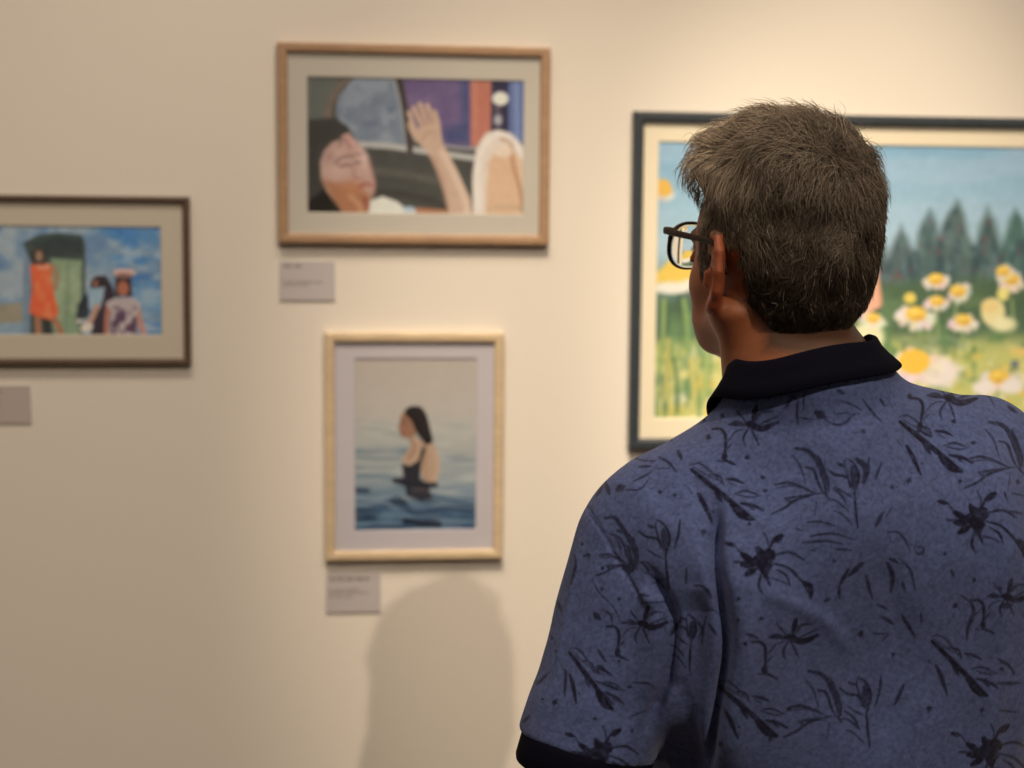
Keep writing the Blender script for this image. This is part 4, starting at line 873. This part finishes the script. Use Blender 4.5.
STROKES = (_s(700, 360, [([(725, 330), (780, 358)], 40), ([(780, 370), (840, 402), (900, 396), (960, 340), (1000, 332)], 12), ([(840, 335), (950, 330)], 8), ([(858, 188), (905, 212)], 18), ([(890, 255), (970, 290), (1010, 314)], 10), ([(540, 292), (568, 238)], 16), ([(560, 225), (600, 240)], 16), ([(612, 250), (605, 330), (612, 402)], 13), ([(650, 205), (645, 312)], 11), ([(340, 180), (400, 195), (432, 245)], 18), ([(160, 240), (290, 225)], 6), ([(790, 130), (810, 160)], 14), ([(915, 110), (918, 135)], 20), ([(985, 95), (1000, 130)], 12), ([(620, 360), (700, 372)], 10)])
 + _s(860, 360, [([(20, 250), (80, 330), (135, 385)], 13), ([(125, 240), (155, 290)], 14), ([(95, 745), (135, 640)], 13), ([(-20, 620), (40, 680), (20, 768)], 34), ([(720, 215), (800, 225), (840, 290)], 9), ([(925, 290), (980, 330)], 18), ([(330, 130), (360, 142)], 12)])
 + _s(700, 480, [([(640, 395), (780, 380), (890, 402)], 13), ([(690, 350), (830, 335), (965, 372)], 11), ([(670, 266), (750, 260), (855, 290)], 11), ([(840, 430), (940, 438)], 10), ([(690, 440), (730, 438)], 9), ([(600, 300), (640, 320)], 9), ([(1010, 520), (930, 600)], 26), ([(925, 560), (870, 660)], 22), ([(870, 660), (870, 740)], 18), ([(780, 760), (810, 735)], 18), ([(0, 90), (40, 180), (75, 245)], 24), ([(0, 655), (50, 690), (70, 740)], 14), ([(-300, 650), (-180, 600)], 8)], .85)
 + _s(860, 480, [([(100, 285), (145, 200)], 22), ([(170, 325), (240, 328), (290, 390), (312, 445)], 12), ([(170, 520), (205, 600), (192, 702)], 24), ([(245, 490), (312, 560), (345, 690)], 14), ([(265, 630), (282, 695)], 14), ([(185, 490), (245, 522)], 16), ([(40, 600), (60, 690), (80, 740)], 18), ([(345, 420), (390, 420), (395, 450), (360, 462), (342, 430)], 12), ([(570, 560), (586, 602)], 16), ([(630, 720), (690, 762)], 11), ([(-5, 540), (20, 520)], 18), ([(160, 230), (200, 170)], 8), ([(900, 70), (920, 130)], 10), ([(920, 195), (1024, 210)], 12), ([(950, 80), (1024, 100)], 10)])
 + _s(860, 600, [([(110, 30), (165, 55)], 14), ([(145, 108), (210, 150)], 22), ([(262, 98), (300, 160), (345, 235)], 20), ([(380, 80), (385, 150)], 14), ([(690, 0), (710, 80), (675, 170), (668, 245)], 22), ([(770, 40), (710, 100)], 6), ([(80, 210), (180, 210)], 8), ([(130, 260), (180, 215)], 9), ([(275, 530), (215, 655)], 20), ([(860, 368), (930, 410), (965, 465)], 17), ([(860, 520), (1000, 520)], 18), ([(870, 690), (990, 700)], 10), ([(880, 40), (950, 30)], 30)])
 + _s(550, 430, [([(480, 150), (560, 185), (660, 196)], 10), ([(682, 170), (740, 202), (792, 266)], 16), ([(560, 230), (632, 226)], 15), ([(640, 240), (760, 240)], 6), ([(520, 320), (600, 282), (642, 252)], 10), ([(422, 372), (460, 352)], 38), ([(470, 372), (560, 370), (612, 312)], 9), ([(348, 330), (372, 402)], 24), ([(290, 412), (330, 350)], 16), ([(800, 130), (822, 182)], 20), ([(740, 30), (762, 72)], 16), ([(600, 88), (600, 122)], 24), ([(680, 60), (702, 88)], 13), ([(240, 512), (290, 580), (330, 640)], 8), ([(345, 552), (400, 545), (445, 600), (492, 680), (522, 768)], 22), ([(378, 650), (440, 682), (482, 768)], 13), ([(500, 150), (550, 175)], 9)])
 + _s(510, 550, [([(640, 0), (722, 92)], 10), ([(722, 0), (782, 112)], 28), ([(716, 112), (782, 112)], 52), ([(740, 150), (800, 260), (832, 332)], 7), ([(510, 180), (560, 270), (640, 350), (702, 462)], 8), ([(578, 370), (630, 410), (636, 462)], 12), ([(530, 400), (560, 432)], 32), ([(300, 330), (322, 382)], 17), ([(380, 212), (410, 92), (402, 30)], 16), ([(460, 40), (495, 30), (490, 50)], 16), ([(800, 275), (870, 290)], 14), ([(820, 330), (980, 322)], 9)])
 + _s(510, 645, [([(170, 242), (242, 174)], 16), ([(350, 160), (340, 322)], 17), ([(530, 140), (572, 135), (612, 182)], 13), ([(530, 150), (562, 182)], 17), ([(540, 228), (640, 262), (692, 282)], 16), ([(560, 290), (602, 330), (642, 366)], 26), ([(740, 452), (852, 408)], 9), ([(770, 235), (860, 240), (912, 276)], 10), ([(82, 482), (122, 440)], 17), ([(92, 570), (122, 612)], 14), ([(550, 30), (600, 110)], 16)])
 + _s(600, 520, [([(540, 300), (535, 400)], 12), ([(590, 410), (640, 415), (690, 480)], 14), ([(580, 610), (640, 680), (635, 768)], 16), ([(680, 650), (730, 720)], 16), ([(640, 570), (700, 560), (740, 590)], 9), ([(500, 630), (440, 720)], 26), ([(405, 580), (405, 700)], 10), ([(920, 710), (990, 740)], 18)])
 + [([(x, y), (x + .8, y + .3)], w, .85) for x, y, w in ((722.5, 415.5, 6), (708.5, 437, 7), (747, 457.5, 6), (763, 477.5, 6), (704, 420, 5), (749.5, 524, 5), (703.5, 532, 7), (738, 599, 4.5), (834, 561, 4.5), (945, 554, 5), (974, 580, 6), (909.5, 396, 6.5), (953.5, 421.5, 6), (863, 432, 5), (909, 480.5, 7), (960, 481, 5), (893, 654, 5), (955.5, 606, 7), (929.5, 708.5, 8), (982, 710, 5.5), (861, 634, 8), (761.5, 618.5, 6), (745, 644, 5), (776.5, 678.5, 4), (770, 738.5, 6), (721, 744, 8), (660, 492, 5), (675, 495, 4.5), (602.5, 568, 4.5), (602, 589, 4), (619, 599, 5), (552, 638, 4), (556, 651, 3.5), (555, 702.5, 7), (542, 699, 3.5), (595, 719, 5), (619, 661, 4), (582, 544, 4), (632, 731, 3.5), (1000, 588, 5), (738, 620, 4), (892, 487, 5), (1018, 482, 6), (700, 500, 4), (820, 424, 0.5))])
FOLDS = [([(716, 505), (714, 560), (722, 605), (727, 650), (719, 700), (704, 775)], 7, -17), ([(738, 560), (744, 620), (742, 680), (730, 770)], 15, 6), ([(696, 590), (692, 680), (684, 790)], 20, -13),
 ([(652, 575), (668, 620), (664, 680), (650, 728)], 7, -12), ([(583, 500), (602, 532), (628, 578), (648, 612)], 2.2, -1.4), ([(642, 590), (650, 600), (660, 598)], 7, 4), ([(580, 545), (568, 610), (556, 670)], 3, 1.6),
 ([(708, 412), (735, 400), (800, 391), (862, 383), (905, 381)], 1.8, -1.3), ([(1000, 450), (1006, 540), (998, 640), (990, 775)], 12, 2.5), ([(740, 425), (830, 424), (900, 402)], 12, -2.0),
 ([(760, 590), (820, 618), (850, 650)], 8, 2.2), ([(880, 560), (900, 640), (890, 740)], 14, -2.5), ([(800, 540), (806, 640), (796, 740)], 16, -2), ([(690, 470), (705, 520), (708, 560)], 10, -3), ([(630, 480), (660, 520), (690, 540)], 14, 2.5), ([(672, 680), (680, 720), (678, 775)], 10, -4), ([(615, 560), (600, 640), (580, 720)], 14, 2), ([(640, 620), (632, 690), (620, 740)], 8, -2.5)]
build_body(); build_hair()
_s = build_shirt(); build_collar(_s); build_cuffs(_s); build_lower(); build_glasses()
# ------------------------------------------------------------------ light: gallery spots on the ceiling, plus an added ambient fill
def spot(name, loc, target, power, size, col, blend=.6, rad=.05):
    l = bpy.data.lights.new(name, 'SPOT'); l.energy = power; l.spot_size = math.radians(size); l.spot_blend = blend; l.shadow_soft_size = rad; l.color = col
    o = bpy.data.objects.new(name, l); C.objects.link(o); o.location = loc
    o.rotation_euler = (Vector(target) - Vector(loc)).to_track_quat('-Z', 'Y').to_euler(); return o
WARM = (1.0, .79, .54)
hd = unproj(786, 225, 1.345); sh = on_wall(445, 698)
kd = (hd - sh) / np.linalg.norm(hd - sh)
spot('gallery_spot', tuple(hd + kd * 3.9), tuple(on_wall(520, 560)), 270, 45, (1, .80, .58), .8, .026)
spot('gallery_spot', (.17, .35, 4.45), tuple(on_wall(922, 505)), 700, 18, WARM, 1.0, .05)
spot('gallery_spot', (-.2, -.03, 4.45), tuple(on_wall(645, 550)), 465, 19.2, WARM, 1.0, .05)
spot('gallery_spot', (-.48, .49, 4.45), tuple(on_wall(200, 500)), 86, 24, (1, .80, .60), 1.0, .05)
w = bpy.data.worlds.new('room_air'); bpy.context.scene.world = w; w.use_nodes = True
w.node_tree.nodes['Background'].inputs[0].default_value = (1, .9, .8, 1); w.node_tree.nodes['Background'].inputs[1].default_value = .0
a = bpy.data.lights.new('ambient_fill', 'AREA'); a.energy = 55; a.shape = 'RECTANGLE'; a.size = 4; a.size_y = .8; a.color = (1, .80, .60)  # soft area light added for ambient brightness, not a fixture of the room
ao = bpy.data.objects.new('ambient_fill', a); C.objects.link(ao); ao.location = (-.3, .5, 4.55)
s = bpy.context.scene
s.view_settings.view_transform = 'Standard'; s.view_settings.look = 'None'; s.view_settings.exposure = 0; s.view_settings.gamma = 1; s.view_settings.use_curve_mapping = False
s.cycles.use_denoising = True
s.cycles.max_bounces = 8
